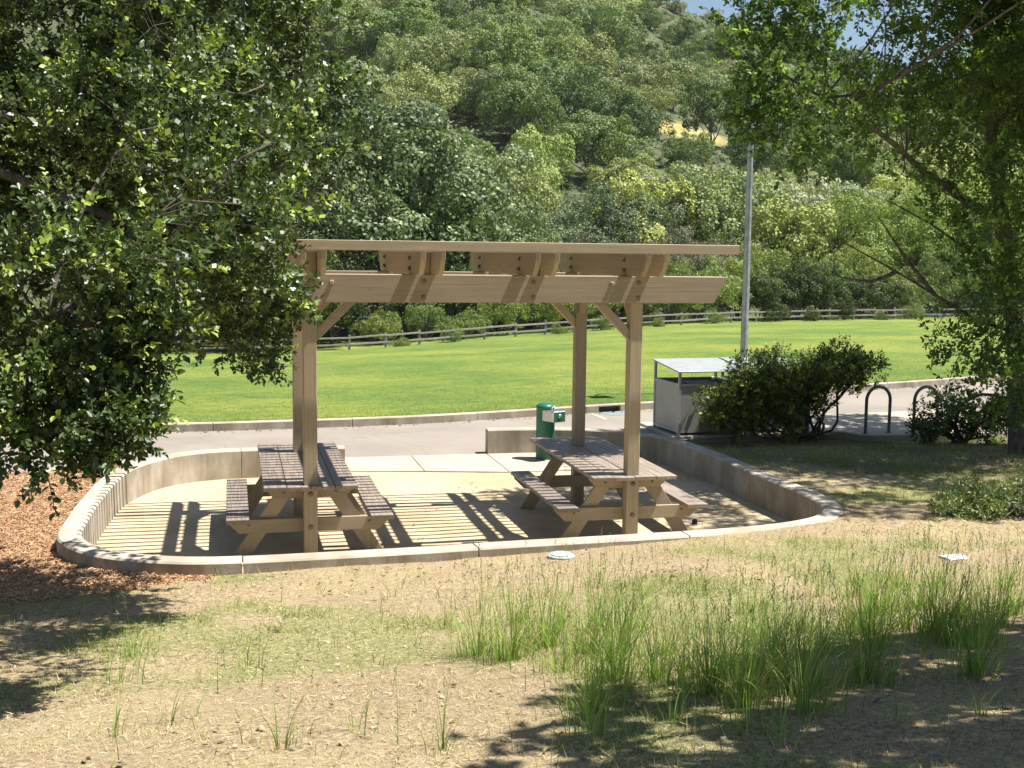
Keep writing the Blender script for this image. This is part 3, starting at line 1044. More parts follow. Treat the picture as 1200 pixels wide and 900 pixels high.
# ================================================================ rail fence
fence = empty('rail_fence', tuple(fence_w[5]))
tag(fence, 'grey weathered two-rail wooden fence along the far edge of the lawn', 'fence')
fo_ = np.array(fence_w[5])
fs = np.arange(20, fl[-1] - 5, 2.25)
fp = np.stack([np.interp(fs, fl, fence_w[:, k]) for k in range(3)], -1) - fo_
pm = MB().box(-.07, .07, -.07, .07, -.15, .88, .012).mesh('post')
pxs = to_px(fp + fo_)[0]
for i in range(len(fp)):
    if not (60 < pxs[i] < 1230): continue
    po = link('post', pm, 'fence_wood_x', fence)
    po.location = fp[i]; po.rotation_euler = (random.uniform(-.03, .03), random.uniform(-.03, .03), random.uniform(-.1, .1))
    po.scale = (1, 1, random.uniform(.94, 1.06))
    if i + 1 < len(fp):
        for zz in (.33, .72):
            a = fp[i] + [0, 0, zz + random.uniform(-.03, .03)]; b = fp[i + 1] + [0, 0, zz + random.uniform(-.03, .03)]
            dv = Vector(b - a)
            mb = MB().box(-.02, dv.length + .02, -.11, -.072, -.052, .052, .008)
            mb.xform(Matrix.Translation(a) @ dv.to_track_quat('X', 'Z').to_matrix().to_4x4())
            mb.build('rail', 'fence_wood_x', fence)

# ================================================================ small things on the bank
gv = ground_at(658, 652)
vb = empty('valve_box', (gv[0], gv[1], gv[2] + .0))
tag(vb, 'round grey valve box lid set in the dry grass before the wall', 'valve box')
MB().lathe([(.13, -.06), (.13, .012), (.108, .02)], 24).build('rim', 'valve_lid_grey', vb, True)
MB().lathe([(.106, .008), (.106, .026), (.095, .031), (.004, .032)], 24).build('lid', 'valve_lid_grey', vb, True)
gw = ground_at(1117, 657)
wl = empty('utility_lid', (gw[0], gw[1], gw[2] - .01), .15)
tag(wl, 'small white rectangular lid lying among the tall green grass', 'lid')
MB().box(-.10, .10, -.07, .07, 0, .05, .01).build('lid_plate', 'white_lid', wl)
MB().box(-.115, .115, -.085, .085, -.02, .025, .006).build('lid_frame', 'white_lid', wl)
pc = PZ(814, 611, .03)
v = rng.normal(size=(60, 3))
mb = MB().lathe([(.004, -.035), (.022, -.03), (.034, -.012), (.036, .005), (.028, .024), (.012, .036), (.003, .04)], 9)
mb.v = [(x * (1 + .15 * math.sin(9 * i)), y * (1 + .15 * math.cos(7 * i)), z) for i, (x, y, z) in enumerate(mb.v)]
mb.xform(Matrix.Rotation(1.2, 4, 'X'))
o = mb.build('seed_cone', 'dark_cone', None, False); o.location = pc
tag(o, 'small dark round seed cone lying on the shaded sand', 'seed cone')


# ================================================================ vegetation
def leaf_geo(P, Dn, Nn, L, Wd, shape='hex'):
    S = np.cross(Nn, Dn)
    L = L[:, None]; Wd = Wd[:, None]
    if shape == 'hex':
        up_ = Nn * Wd * .16
        pts = [P, P + Dn * L * .30 + S * Wd * .5 + up_, P + Dn * L * .72 + S * Wd * .40 + up_, P + Dn * L - Nn * L * .07,
               P + Dn * L * .72 - S * Wd * .40 + up_, P + Dn * L * .30 - S * Wd * .5 + up_]
        V = np.stack(pts, 1); n = len(P)
        b = np.arange(n)[:, None] * 6
        Q = np.concatenate([b + [0, 5, 4, 3], b + [0, 3, 2, 1]], 0)
        return V.reshape(-1, 3), Q, 6
    pts = [P, P + Dn * L * .5 + S * Wd * .5, P + Dn * L, P + Dn * L * .5 - S * Wd * .5]
    V = np.stack(pts, 1); b = np.arange(len(P))[:, None] * 4
    return V.reshape(-1, 3), b + [0, 3, 2, 1], 4


def sphere_dirs(n, r_=None):
    return unit((r_ or rng).normal(size=(n, 3)))


def lobed_points(lobes, clump_k, spray_k, r_, up_bias=.15, shell=.5):
    """spray positions and outward directions filling lobes of clumps; also the clump centres of every lobe"""
    P = []; O = []; CL = []
    for (c, r) in lobes:
        c = np.asarray(c, float)
        nc = max(6, int(clump_k * r * r + 5))
        d = sphere_dirs(nc, r_); d[:, 2] = d[:, 2] * .92 + up_bias; d = unit(d)
        rr = r * (shell + (1 - shell) * r_.random(nc) ** .7)
        cc = c + d * rr[:, None] * np.array([1, 1, .92])
        cr = np.clip(r * r_.uniform(.20, .40, nc), .11, .7)
        CL.append((c, cc, cr))
        for q, k, dd in zip(cc, cr, d):
            n = max(4, int(spray_k * k * k))
            s = sphere_dirs(n, r_)
            u = k * (.35 + .65 * r_.random(n) ** .5)
            P.append(q + s * u[:, None]); O.append(unit(s * .7 + dd * .6 + np.array([0, 0, .12]) + r_.normal(size=(n, 3)) * .35))
    return np.concatenate(P), np.concatenate(O), CL


def sprays(P, O, nl, Ls, leafL, leafW, r_, colA, colB, colC=None, pC=.0, droop=0.0, shape='hex', spread=.85):
    """a leafy twig at each P pointing along O; returns verts, quads, colours and twig ends"""
    n = len(P)
    O = O.copy(); O[:, 2] -= droop; O = unit(O)
    ref = sphere_dirs(n, r_)
    A = unit(np.cross(O, ref)); B = np.cross(O, A)
    t = (np.arange(nl) + r_.random((n, nl)) * .7) / nl
    Lk = Ls * r_.uniform(.6, 1.25, (n, 1))
    ang = np.arange(nl) * 2.4 + r_.random((n, 1)) * 6.3 + r_.normal(size=(n, nl)) * .4
    side = A[:, None] * np.cos(ang)[..., None] + B[:, None] * np.sin(ang)[..., None]
    base = P[:, None] + O[:, None] * (t * Lk)[..., None]
    dirv = unit(O[:, None] * (.35 + .5 * t[..., None]) + side * spread)
    nrm = np.array([0.15, -0.1, 1.0]) + r_.normal(size=(n, nl, 3)) * .55 + O[:, None] * .35
    nrm = nrm - dirv * np.sum(nrm * dirv, -1, keepdims=True); nrm = unit(nrm)
    base = base.reshape(-1, 3); dirv = dirv.reshape(-1, 3); nrm = nrm.reshape(-1, 3)
    m_ = len(base)
    sc_ = r_.uniform(.5, 1.4, m_)
    V, Q, k = leaf_geo(base, dirv, nrm, leafL * sc_, leafW * sc_ * r_.uniform(.85, 1.15, m_), shape)
    f = np.repeat(r_.random((n, 1)), nl, 1).reshape(-1, 1) * .6 + r_.random((m_, 1)) * .4
    c = np.array(colA) * (1 - f) + np.array(colB) * f
    if colC is not None:
        pick = (np.repeat(r_.random((n, 1)), nl, 1).reshape(-1) < pC)
        c[pick] = np.array(colC) * r_.uniform(.8, 1.15, (pick.sum(), 1))
    return V, Q, np.repeat(c, k, 0), (P, P + O * Lk)


def twig_mesh(A, B, r0, mb=None):
    """thin three-sided twigs from A to B"""
    n = len(A); d = unit(B - A); ref = np.where(np.abs(d[:, 2:3]) > .9, [[1, 0, 0]], [[0, 0, 1]])
    u = unit(np.cross(d, ref)); w = np.cross(d, u)
    V = []
    for P, r in ((A, r0), (B, r0 * .35)):
        for a in (0, 2.094, 4.189):
            V.append(P + (u * math.cos(a) + w * math.sin(a)) * r)
    V = np.stack(V, 1).reshape(-1, 3); b = np.arange(n)[:, None] * 6
    Q = np.concatenate([b + [0, 1, 4, 3], b + [1, 2, 5, 4], b + [2, 0, 3, 5]], 0)
    return V, Q


def bent(a, b, r_, n=7, wob=.12, sag=0.0):
    """a smoothly curving path from a to b"""
    a = np.asarray(a, float); b = np.asarray(b, float)
    L = np.linalg.norm(b - a)
    t = np.linspace(0, 1, n)[:, None]
    p = a * (1 - t) + b * t
    w = r_.normal(size=(2, 3)) * wob * L * .45
    p = p + w[0] * np.sin(t * math.pi) + w[1] * .6 * np.sin(t * 2 * math.pi)
    return p + np.array([0, 0, 1]) * (sag * L * np.sin(t * math.pi))


def crown_and_limbs(root, trunk_pts, trunk_rad, lobes, forks, leafspec, clump_k, spray_k, leafmat, barkmat, seed, twigs=True, limb_r=.05, shell=.5, pick=1):
    """trunk, limbs and crown as parts of root; all coordinates are world, moved to the root's origin"""
    r_ = np.random.default_rng(seed)
    o3 = np.array(root.location)
    if trunk_pts is not None:
        MB().tube([np.array(p) - o3 for p in trunk_pts], trunk_rad, 12).build('trunk', barkmat, root, True)
    P, O, CL = lobed_points(lobes, clump_k, spray_k, r_, shell=shell)
    V, Q, C_, (ta, tb) = sprays(P, O, r_=r_, **leafspec)
    link('crown', npmesh('crown', V - o3, Q, C_), leafmat, root)
    AA = []; BB = []
    for (c, cc, cr) in CL:
        fd_ = sorted(forks, key=lambda q: np.linalg.norm(np.array(q) - c))
        fk = fd_[int(r_.integers(0, min(pick, len(fd_))))]
        L = np.linalg.norm(c - np.array(fk))
        path = bent(fk, c, r_, 7, .16, .05)
        r0 = limb_r * (.5 + .22 * min(L, 4))
        MB().tube([q - o3 for q in path], list(np.linspace(r0, r0 * .3, 7)), 6).build('limb', barkmat, root, True)
        for q in cc:
            AA.append(path[-1 - int(r_.integers(0, 3))]); BB.append(q)
    if twigs:
        AA = np.array(AA); BB = np.array(BB)
        v1, q1 = twig_mesh(AA, BB, limb_r * .16)
        v2, q2 = twig_mesh(ta[::2], tb[::2], .0035)
        o = link('twigs', npmesh('twigs', np.concatenate([v1, v2]) - o3, np.concatenate([q1, q2 + len(v1)])), barkmat, root)
        o['kind'] = 'stuff'
    return root


def lob(px, py, d, rpx):
    return (PX(px, py, d), rpx * d / F)


# ---- big live oak reaching in from the side, over the bark mulch
base = np.array([-6.0, -3.6, float(terr(-6.0, -3.6))])
oak = empty('oak_tree', tuple(base))
tag(oak, 'large live oak with small glossy leaves hanging over the bark mulch', 'tree')
main = [lob(q[0], q[1], q[2], max(12, q[3] - 15)) for q in (
    (335, 75, 9.0, 92), (392, 120, 9.2, 52), (375, 30, 9.3, 55), (230, 60, 9.5, 125), (90, 50, 9.6, 140), (300, 185, 9.0, 92), (365, 190, 9.0, 62), (215, 190, 9.2, 125), (400, 170, 9.1, 38),
    (80, 190, 9.4, 130), (292, 285, 8.8, 62), (325, 300, 8.8, 32), (240, 300, 9.0, 90), (296, 375, 8.7, 46), (325, 360, 8.6, 24), (312, 412, 8.6, 20), (255, 400, 8.8, 38), (200, 370, 8.9, 70), (150, 300, 9.2, 90),
    (-60, 120, 9.6, 140), (60, 330, 9.3, 100), (-80, 300, 9.3, 130), (340, 345, 8.5, 26),
    (260, 300, 7.8, 45), (300, 260, 7.9, 40), (232, 345, 7.6, 30), (308, 330, 8.0, 30), (285, 110, 8.2, 75), (205, 140, 8.1, 85), (255, 235, 8.1, 62), (120, 120, 8.2, 90), (330, 160, 8.2, 48), (40, 150, 8.2, 80), (180, 30, 8.2, 85), (150, -110, 9.8, 130), (330, -60, 9.3, 85), (-60, -120, 9.8, 150), (-220, 40, 9.8, 150), (-240, 260, 9.5, 150), (230, -170, 9.8, 110))]
shade_backing_l = [lob(*q) for q in ((60, 60, 10.6, 110), (200, 60, 10.6, 110), (320, 80, 10.4, 75), (60, 200, 10.5, 110), (190, 200, 10.4, 100), (300, 200, 10.2, 75), (80, 330, 10.3, 95), (200, 320, 10.1, 80), (275, 320, 9.8, 42), (-60, 200, 10.5, 110),  # large-leaved layer added behind the crown to block light and darken its gaps
           (-60, 60, 10.6, 110), (20, 400, 9.6, 70), (260, 380, 9.4, 22))]
main += [(np.array(q[:3]), q[3]) for q in ((-.42, -5.0, 3.7, .30), (-.75, -4.4, 3.6, .34), (-.72, -5.6, 3.4, .26), (-.95, -3.7, 3.6, .34), (-1.0, -5.2, 3.5, .34), (-1.2, -4.6, 3.9, .4), (-1.2, -6.1, 3.1, .24))]
near_l = [lob(q[0] - 6, q[1] - 10, q[2] - .7, max(8, q[3] - 24)) for q in (
    (70, 290, 7.1, 70), (140, 310, 7.1, 55), (30, 350, 7.0, 85), (110, 380, 7.0, 72), (175, 365, 7.1, 42), (205, 395, 7.1, 22), (60, 440, 6.9, 50), (130, 440, 7.0, 36), (10, 430, 6.9, 58),
    (170, 425, 7.0, 28), (95, 490, 6.9, 30), (150, 490, 6.9, 20), (40, 495, 6.8, 30), (172, 470, 7.0, 14), (20, 530, 6.8, 15), (118, 528, 6.8, 14), (150, 520, 6.8, 10), (-60, 380, 6.9, 90), (-80, 480, 6.8, 60), (65, 545, 6.8, 10))]
top = base + np.array([0.25, 0.5, 2.4])
fk1 = PX(120, 160, 9.6); fk2 = PX(260, 120, 9.4); fk3 = PX(60, 380, 6.7); fk4 = PX(-120, 60, 9.7); fk5 = PX(250, 300, 9.1)
leafL_ = dict(nl=12, Ls=.16, leafL=.038, leafW=.024, colA=(.024, .044, .009), colB=(.085, .128, .027), colC=(.26, .33, .062), pC=.16, droop=-.12)
oak_forks = [tuple(q) for q in np.vstack([catmull([top, fk1, fk2], .4), catmull([top, fk4], .4), catmull([fk1, fk5], .3), catmull([top, fk3], .3)])]
trunk_p = [base - [0, 0, .3], base + [.02, .1, .9], base + [.1, .3, 1.7], top, top + [.1, .3, 1.0], top + [.2, .4, 2.2]]
crown_and_limbs(oak, trunk_p, [.34, .27, .25, .22, .16, .06], main, oak_forks, dict(leafL_, shape='dia', leafL=.042, leafW=.030), 30, 760, 'oak_leaf', 'oak_bark', 11, limb_r=.018)
crown_and_limbs(oak, None, None, shade_backing_l, oak_forks, dict(leafL_, nl=9, Ls=.28, shape='dia', leafL=.095, leafW=.068), 14, 140, 'oak_leaf', 'oak_bark', 15, limb_r=.03, twigs=False)
crown_and_limbs(oak, None, None, near_l, oak_forks, leafL_, 40, 900, 'oak_leaf', 'oak_bark', 14, limb_r=.03)
r_ = np.random.default_rng(3)
for fk in (fk1, fk2, fk3, fk4, fk5):
    MB().tube([q - base for q in bent(top + [.05, .15, .3], fk, r_, 8, .14, .06)], list(np.linspace(.08, .02, 8)), 8).build('limb', 'oak_bark', oak, True)

# ---- oak with leaning branches beside the bike racks
tb_ = PZ(1196, 545, .1); tb_[2] = float(terr(tb_[0], tb_[1])) - .1
oak2 = empty('oak_tree', tuple(tb_))
tag(oak2, 'tall open oak with a leaning side branch shading the ground behind the wall', 'tree')
d2 = 18.3
tp = [tb_, PX(1194, 470, d2), PX(1190, 390, d2), PX(1183, 320, d2), PX(1174, 255, d2), PX(1166, 180, d2), PX(1158, 100, d2), PX(1140, 20, d2), PX(1142, -90, d2)]
lobes2 = [lob(q[0], q[1], q[2] - 2.6 * float(sstep(np.array(1120 - q[0]), 0, 160)), q[3]) for q in (
    (885, 45, 17.4, 40), (872, 105, 17.2, 34), (905, 130, 17.2, 40), (935, 60, 17.6, 44), (950, 140, 17.4, 40), (905, 170, 17.4, 26), (975, 20, 17.8, 30), (970, 165, 17.4, 30), (930, 8, 17.8, 30),
    (1010, 125, 17.6, 40), (1050, 80, 17.8, 48), (1050, 160, 17.6, 38), (1095, 30, 18, 48), (1100, 110, 18, 52), (1145, 70, 18.2, 60), (1150, 160, 18.2, 50), (1190, 110, 18, 55), (1195, 210, 17.9, 45),
    (1100, 185, 17.9, 26), (1035, 8, 18, 20), (1190, 20, 18, 60), (1180, 290, 17.6, 40), (1170, 200, 16.5, 40), (1190, 280, 16.5, 38), (1150, 260, 16.6, 26), (1110, 268, 17, 20), (1185, 365, 16.4, 38), (1140, 435, 16.4, 24), (1185, 450, 16.3, 34), (1062, 212, 17.6, 16), (1092, 238, 17.6, 18), (1195, 60, 16.5, 50), (1140, 110, 16.6, 44), (1170, 350, 17.5, 34), (1120, 320, 17.7, 20), (1150, 400, 17.3, 30), (1185, 250, 17.5, 36), (1140, 350, 18, 28), (1170, 380, 17.8, 42), (1130, 420, 17.6, 32), (1175, 455, 17.6, 36), (1110, 455, 17.5, 20),
    (1195, 420, 17.5, 40), (1092, 395, 17.7, 16), (1150, 480, 17.5, 24), (1205, 340, 17.8, 40), (1215, 480, 17.6, 36), (1085, 150, 17.7, 36), (1015, 175, 17.6, 26), (860, 70, 17.2, 26), (885, 85, 17.0, 34), (900, 105, 17.0, 32), (880, 150, 17.1, 26), (925, 105, 17.1, 34), (945, 175, 17.3, 26), (990, 150, 17.4, 32), (1020, 140, 17.5, 30), (1075, 60, 17.8, 40), (1120, 150, 17.8, 40), (960, 70, 17.3, 30), (890, 10, 17.5, 36), (860, 20, 17.5, 22), (1060, 120, 17.9, 40), (1130, 240, 18, 26), (1160, 225, 17.7, 34), (1185, 330, 17.6, 36), (1150, 300, 17.7, 22), (1165, 420, 17.3, 34), (980, 100, 17.6, 26), (1120, 10, 18, 46), (1075, -5, 18, 34), (1000, -15, 17.9, 34),
    (950, -60, 17.8, 80), (985, 15, 17.4, 32), (1045, 25, 17.6, 32), (1015, 95, 17.4, 30), (1080, 100, 17.6, 36), (940, 30, 17.3, 34), (900, 60, 17.2, 34), (875, 125, 17.0, 28), (910, 150, 17.1, 28), (1090, -90, 18, 90), (1230, -40, 18.5, 100), (1290, 90, 18.5, 100), (1320, 240, 18.5, 100), (1300, 370, 18, 90), (1200, -150, 18.5, 110), (1330, -120, 19, 110))]
lobes2 += [(tb_ + np.array([dx, dy, dz]), r) for dx, dy, dz, r in ((1.2, -2.0, 5.2, 1.0), (2.4, -1.4, 4.2, 1.1), (0.6, 2.2, 5.4, 1.1), (2.2, 2.0, 5.0, 1.2), (-.6, -1.5, 6.3, .9), (0, .4, 7.6, 1.3), (2.4, .2, 6.8, 1.3), (1.2, -2.6, 3.6, .8))]
lobes2 += [(np.array(q[:3]), q[3]) for q in ((7.4, 1.0, 7.2, .7), (8.6, .2, 7.4, .9), (8.2, 2.2, 7.8, 1.1), (9.0, -.8, 7.1, .9), (7.7, -.6, 7.0, .5), (10.2, 1.0, 6.9, 1.1), (9.6, 2.4, 7.4, 1.1), (11.0, -.6, 6.6, 1.0), (8.6, 3.8, 8.0, 1.0), (11.4, 2.4, 7.6, 1.2), (12.8, 7.0, 6.3, 1.2), (14.0, 7.8, 6.5, 1.1), (12.2, 5.6, 6.6, 1.0), (13.6, 6.0, 5.5, .9))]
leaf2 = dict(nl=10, Ls=.24, leafL=.070, leafW=.048, colA=(.046, .084, .018), colB=(.120, .185, .044), colC=(.24, .34, .07), pC=.22, droop=.1, shape='dia')
fka = PX(1052, 172, 16.6); fkb = PX(1000, 140, 15.6); fkc = PX(930, 95, 15.0)
side_ = [tp[4], PX(1140, 240, 18.1), PX(1110, 218, 18.0), PX(1080, 200, 17.4), fka, PX(1030, 155, 16.1), fkb, PX(965, 115, 15.3), fkc, PX(895, 70, 14.8)]
crown_and_limbs(oak2, tp, [.19, .145, .13, .125, .115, .10, .08, .06, .03], lobes2, [tuple(q) for q in np.vstack([catmull(tp[2:], .35), catmull(side_, .3)])],
                leaf2, 16, 280, 'oak_leaf_open', 'oak_bark', 12, limb_r=.017, shell=.3, pick=2)
lm = MB()
p1 = side_
lm.tube([q - tb_ for q in p1], list(np.linspace(.062, .012, len(p1))), 8)
lm.build('side_branch', 'oak_bark', oak2, True)
for pts_ in ([tp[2], PX(1140, 372, 18.1), PX(1095, 345, 18), PX(1050, 318, 17.9), PX(985, 282, 17.8)], [PX(1095, 345, 18), PX(1060, 300, 17.9), PX(1030, 255, 17.8)],
             [PX(1050, 318, 17.9), PX(1020, 330, 17.8), PX(975, 322, 17.7)], [tp[3], PX(1130, 290, 18), PX(1090, 262, 17.9), PX(1040, 235, 17.8)], [tp[1], PX(1150, 462, 17.8), PX(1120, 478, 17.6), PX(1085, 500, 17.5)]):
    MB().tube([q - tb_ for q in catmull(pts_, .25)], list(np.linspace(.035, .008, len(catmull(pts_, .25)))), 6).build('thin_branch', 'oak_bark', oak2, True)

# ---- oak standing outside the picture whose crown shades the near bank
tb3 = np.array([6.4, -8.6, float(terr(6.4, -8.6))])
oak3 = empty('oak_tree', tuple(tb3))
tag(oak3, 'spreading oak above the near bank casting dappled shade on the tall grass', 'tree')
lobes3 = [(np.array(q[:3]), q[3] * 1.3) for q in ((5.7, -7.5, 5.8, .60), (4.6, -7.6, 5.8, .52), (3.55, -7.8, 5.8, .42), (2.9, -8.2, 5.9, .28), (6.5, -7.35, 5.9, .6), (5.2, -8.5, 6.0, .7), (4.0, -8.7, 6.0, .55),
          (6.7, -8.5, 6.2, .8), (2.8, -9.0, 6.0, .35), (7.6, -9.5, 6.4, 1.0), (6.0, -9.6, 6.6, 1.0), (7.5, -7.6, 6.6, .8), (3.4, -9.8, 6.3, .7))]
leaf3 = dict(nl=8, Ls=.26, leafL=.12, leafW=.085, colA=(.026, .044, .010), colB=(.060, .088, .020), droop=.05, shape='dia')
crown_and_limbs(oak3, [tb3 - [0, 0, .2], tb3 + [-.1, 0, 1.2], tb3 + [-.15, .1, 2.6], tb3 + [-.1, .1, 4.2], tb3 + [.1, .3, 5.6]], [.26, .2, .18, .13, .05], lobes3,
                [tuple(tb3 + [-.15, .1, 2.6]), tuple(tb3 + [-.1, .1, 4.0])], leaf3, 18, 330, 'oak_leaf_open', 'oak_bark', 13, limb_r=.06)


# ---- shrubs
def shrub(name, label, basept, lobes, leafspec, ck, sk, seed, nst=7, stem_r=.03, mat='shrub_leaf', group=None):
    r_ = np.random.default_rng(seed)
    s_ = empty(name, tuple(basept)); tag(s_, label, 'shrub', group)
    o3 = np.array(basept)
    P, O, CL = lobed_points(lobes, ck, sk, r_, shell=.3)
    V, Q, C_, (ta, tb) = sprays(P, O, r_=r_, **leafspec)
    link('foliage', npmesh('foliage', V - o3, Q, C_), mat, s_)
    A = []; B = []
    for (c, cc, cr) in CL:
        path = bent(o3 + r_.normal(size=3) * [.12, .12, 0], c, r_, 9, .22, .02)
        MB().tube([q - o3 for q in path], list(np.linspace(stem_r, stem_r * .3, 9)), 6).build('stem', 'oak_bark', s_, True)
        for q in cc:
            A.append(path[-1 - int(r_.integers(0, 4))]); B.append(q)
    v1, q1 = twig_mesh(np.array(A), np.array(B), .008)
    o = link('twigs', npmesh('twigs', v1 - o3, q1), 'oak_bark', s_)
    o['kind'] = 'stuff'
    return s_


bs_ = PZ(948, 513, -.04)
shrub('branching_shrub', 'dark green branching shrub with bare twisted stems in front of the bin enclosures', bs_,
      [lob(*q) for q in ((880, 440, 21.0, 30), (915, 428, 21.1, 26), (850, 462, 20.8, 26), (945, 440, 21.2, 30), (985, 432, 21.2, 26), (1015, 425, 21.3, 20), (960, 450, 20.9, 28), (930, 455, 20.8, 30), (1000, 440, 21.0, 20), (895, 455, 20.7, 30), (975, 415, 21.4, 16), (905, 470, 20.9, 34),
                         (870, 485, 20.7, 26), (950, 470, 21, 22), (842, 485, 20.7, 16), (920, 495, 20.9, 20), (1000, 448, 21.2, 14))],
      dict(nl=9, Ls=.13, leafL=.055, leafW=.030, colA=(.045, .068, .014), colB=(.125, .160, .030), colC=(.31, .34, .06), pC=.22, shape='dia'), 80, 1000, 21)
b2 = PZ(1120, 520, -.02)
shrub('low_bush', 'low dark leafy bush growing under the oak beside the bike racks', b2,
      [lob(*q) for q in ((1085, 492, 20.6, 18), (1110, 480, 20.6, 22), (1140, 485, 20.4, 24), (1165, 490, 20.2, 24), (1125, 500, 20.3, 16), (1100, 505, 20.2, 16), (1150, 508, 20.0, 18), (1080, 508, 20.4, 10), (1190, 490, 20.2, 28))],
      dict(nl=9, Ls=.13, leafL=.055, leafW=.03, colA=(.034, .052, .011), colB=(.092, .122, .024), colC=(.20, .24, .04), pC=.14, shape='dia'), 90, 900, 22)
b3 = ground_at(1160, 605)
shrub('ground_cover_shrub', 'pale green low spreading shrub on the bank near the tall grass', b3,
      [lob(*q) for q in ((1130, 598, 13.2, 26), (1165, 590, 13.3, 30), (1195, 585, 13.3, 34), (1110, 604, 13.1, 16), (1225, 585, 13.3, 40), (1160, 605, 13.0, 18))],
      dict(nl=8, Ls=.10, leafL=.05, leafW=.017, colA=(.075, .11, .025), colB=(.17, .21, .06), colC=(.28, .29, .12), pC=.1, shape='dia'), 90, 1300, 23, stem_r=.01)
b4 = ground_at(108, 556)
shrub('small_plant', 'small green plant growing against the outside of the curved wall', b4,
      [lob(*q) for q in ((108, 550, 16.4, 9), (114, 546, 16.4, 7), (120, 536, 16.4, 8))],
      dict(nl=7, Ls=.07, leafL=.05, leafW=.03, colA=(.03, .05, .01), colB=(.08, .11, .02), shape='dia'), 90, 900, 24, stem_r=.008)


# ---- trees beyond the fence: a few crown meshes, shared by copies
def crown_mesh(name, R, H, nlob, nleaf, ls, colA, colB, seed, droop=0.0, upright=.0, colC=None, pC=.1):
    """a lumpy crown of leaf clumps about the origin, its foot at z=0, R wide, H tall"""
    r_ = np.random.default_rng(seed)
    cs = []
    for k in range(nlob):                      # lobes spread unevenly over a dome
        q = (k + .5) / nlob
        zz = 1 - 1.28 * q; a = k * 2.4 + r_.uniform(-.5, .5)
        h_ = math.sqrt(max(0, 1 - zz * zz))
        e = r_.uniform(.45, .92)
        cs.append((np.array([math.cos(a) * h_ * R * e, math.sin(a) * h_ * R * e, H * (.46 + .42 * zz * e / .7)]), R * r_.uniform(.20, .42)))
    cs.append((np.array([0, 0, H * .52]), R * .5))
    P = []; O = []
    tot = sum(r * r for _, r in cs)
    for c, r in cs:
        n = int(nleaf * r * r / tot)
        nb = 20
        bd = sphere_dirs(nb, r_); bd[:, 2] = bd[:, 2] * .8 + .28; bd = unit(bd)
        bc = c + bd * r * r_.uniform(.62, .95, (nb, 1)) * np.array([1, 1, .85])
        br = r * r_.uniform(.24, .40, nb)
        k = r_.integers(0, nb, n)
        s = sphere_dirs(n, r_) + bd[k] * .7; s = unit(s)
        P.append(bc[k] + s * (br[k] * (.6 + .4 * r_.random(n) ** .4))[:, None])
        O.append(unit(s + bd[k] * .6 + r_.normal(size=(n, 3)) * .36))
    P = np.concatenate(P); O = np.concatenate(O)
    n = len(P)
    keep_ = P[:, 2] > .03 * H
    P, O = P[keep_], O[keep_]; n = len(P)
    Dn = unit(np.cross(O, sphere_dirs(n, r_)) + O * .2 + np.array([0, 0, -droop + upright]))
    Nn = O - Dn * np.sum(O * Dn, 1, keepdims=True); Nn = unit(Nn)
    sc_ = r_.uniform(.6, 1.4, n)
    V, Q, k = leaf_geo(P, Dn, Nn, ls * sc_ * (1.3 if droop or upright else 1), ls * sc_ * (.45 if droop or upright else .75), 'dia')
    f = (.55 * fbm(P[:, 0] / R * 4 + seed, P[:, 1] / R * 4 + P[:, 2] / R * 3, seed) + .45 * r_.random(n))[:, None]
    c = np.array(colA) * (1 - f) + np.array(colB) * f
    if colC is not None:
        pk = r_.random(n) < pC
        c[pk] = colC
    me = npmesh(name, V, Q, np.repeat(c, k, 0))
    me.materials.append(MAT['far_leaf'])
    return me, cs


def trunk_mesh(name, cs, H, r0, seed, mat='grey_bark', lean=.3):
    r_ = np.random.default_rng(seed)
    mb = MB()
    top_ = np.array([r_.normal() * lean, r_.normal() * lean, H * .62])
    tr = bent((0, 0, -1.5), top_, r_, 8, .1)
    mb.tube(tr, list(np.linspace(r0, r0 * .3, 8)), 8)
    for c, r in cs:
        s0 = tr[int(r_.integers(2, 7))]
        mb.tube(bent(s0, c, r_, 6, .2), list(np.linspace(r0 * .4, r0 * .08, 6)), 5)
    me = mb.mesh(name, True)
    me.materials.append(MAT[mat])
    return me


HILL = []      # (label, crown mesh, trunk mesh, R)
KB = 1.72
kinds = [
    ('dark green rounded oak crown on the wooded hillside', 5.6, 8.6, 15, (.050, .070, .026), (.112, .142, .052), (.17, .19, .08)),
    ('olive green oak crown on the wooded hillside', 6.2, 7.2, 19, (.088, .100, .042), (.182, .196, .084), (.26, .26, .13)),
    ('yellow-green broad tree crown on the wooded hillside', 5.4, 7.6, 14, (.122, .138, .042), (.245, .262, .092), (.34, .33, .14)),
    ('grey-green open tree crown on the wooded hillside', 5.4, 6.8, 20, (.105, .115, .070), (.215, .222, .140), (.31, .30, .23)),
    ('deep green dense tree crown on the wooded hillside', 5.2, 9.8, 13, (.056, .078, .026), (.128, .160, .052), (.20, .22, .09)),
]
for k, (lab, R, H, nl_, ca, cb, cc_) in enumerate(kinds):
    vs_ = []
    for j in range(2 if k in (0, 1, 3) else 1):
        cm, cs = crown_mesh('crown', R, H, nl_, 18000, .225, tuple(q * KB for q in ca), tuple(q * KB for q in cb), 100 + k * 7 + j, colC=cc_, pC=.05)
        vs_.append((cm, trunk_mesh('trunk', cs, H, .28, 200 + k * 7 + j)))
    HILL.append((lab, vs_))

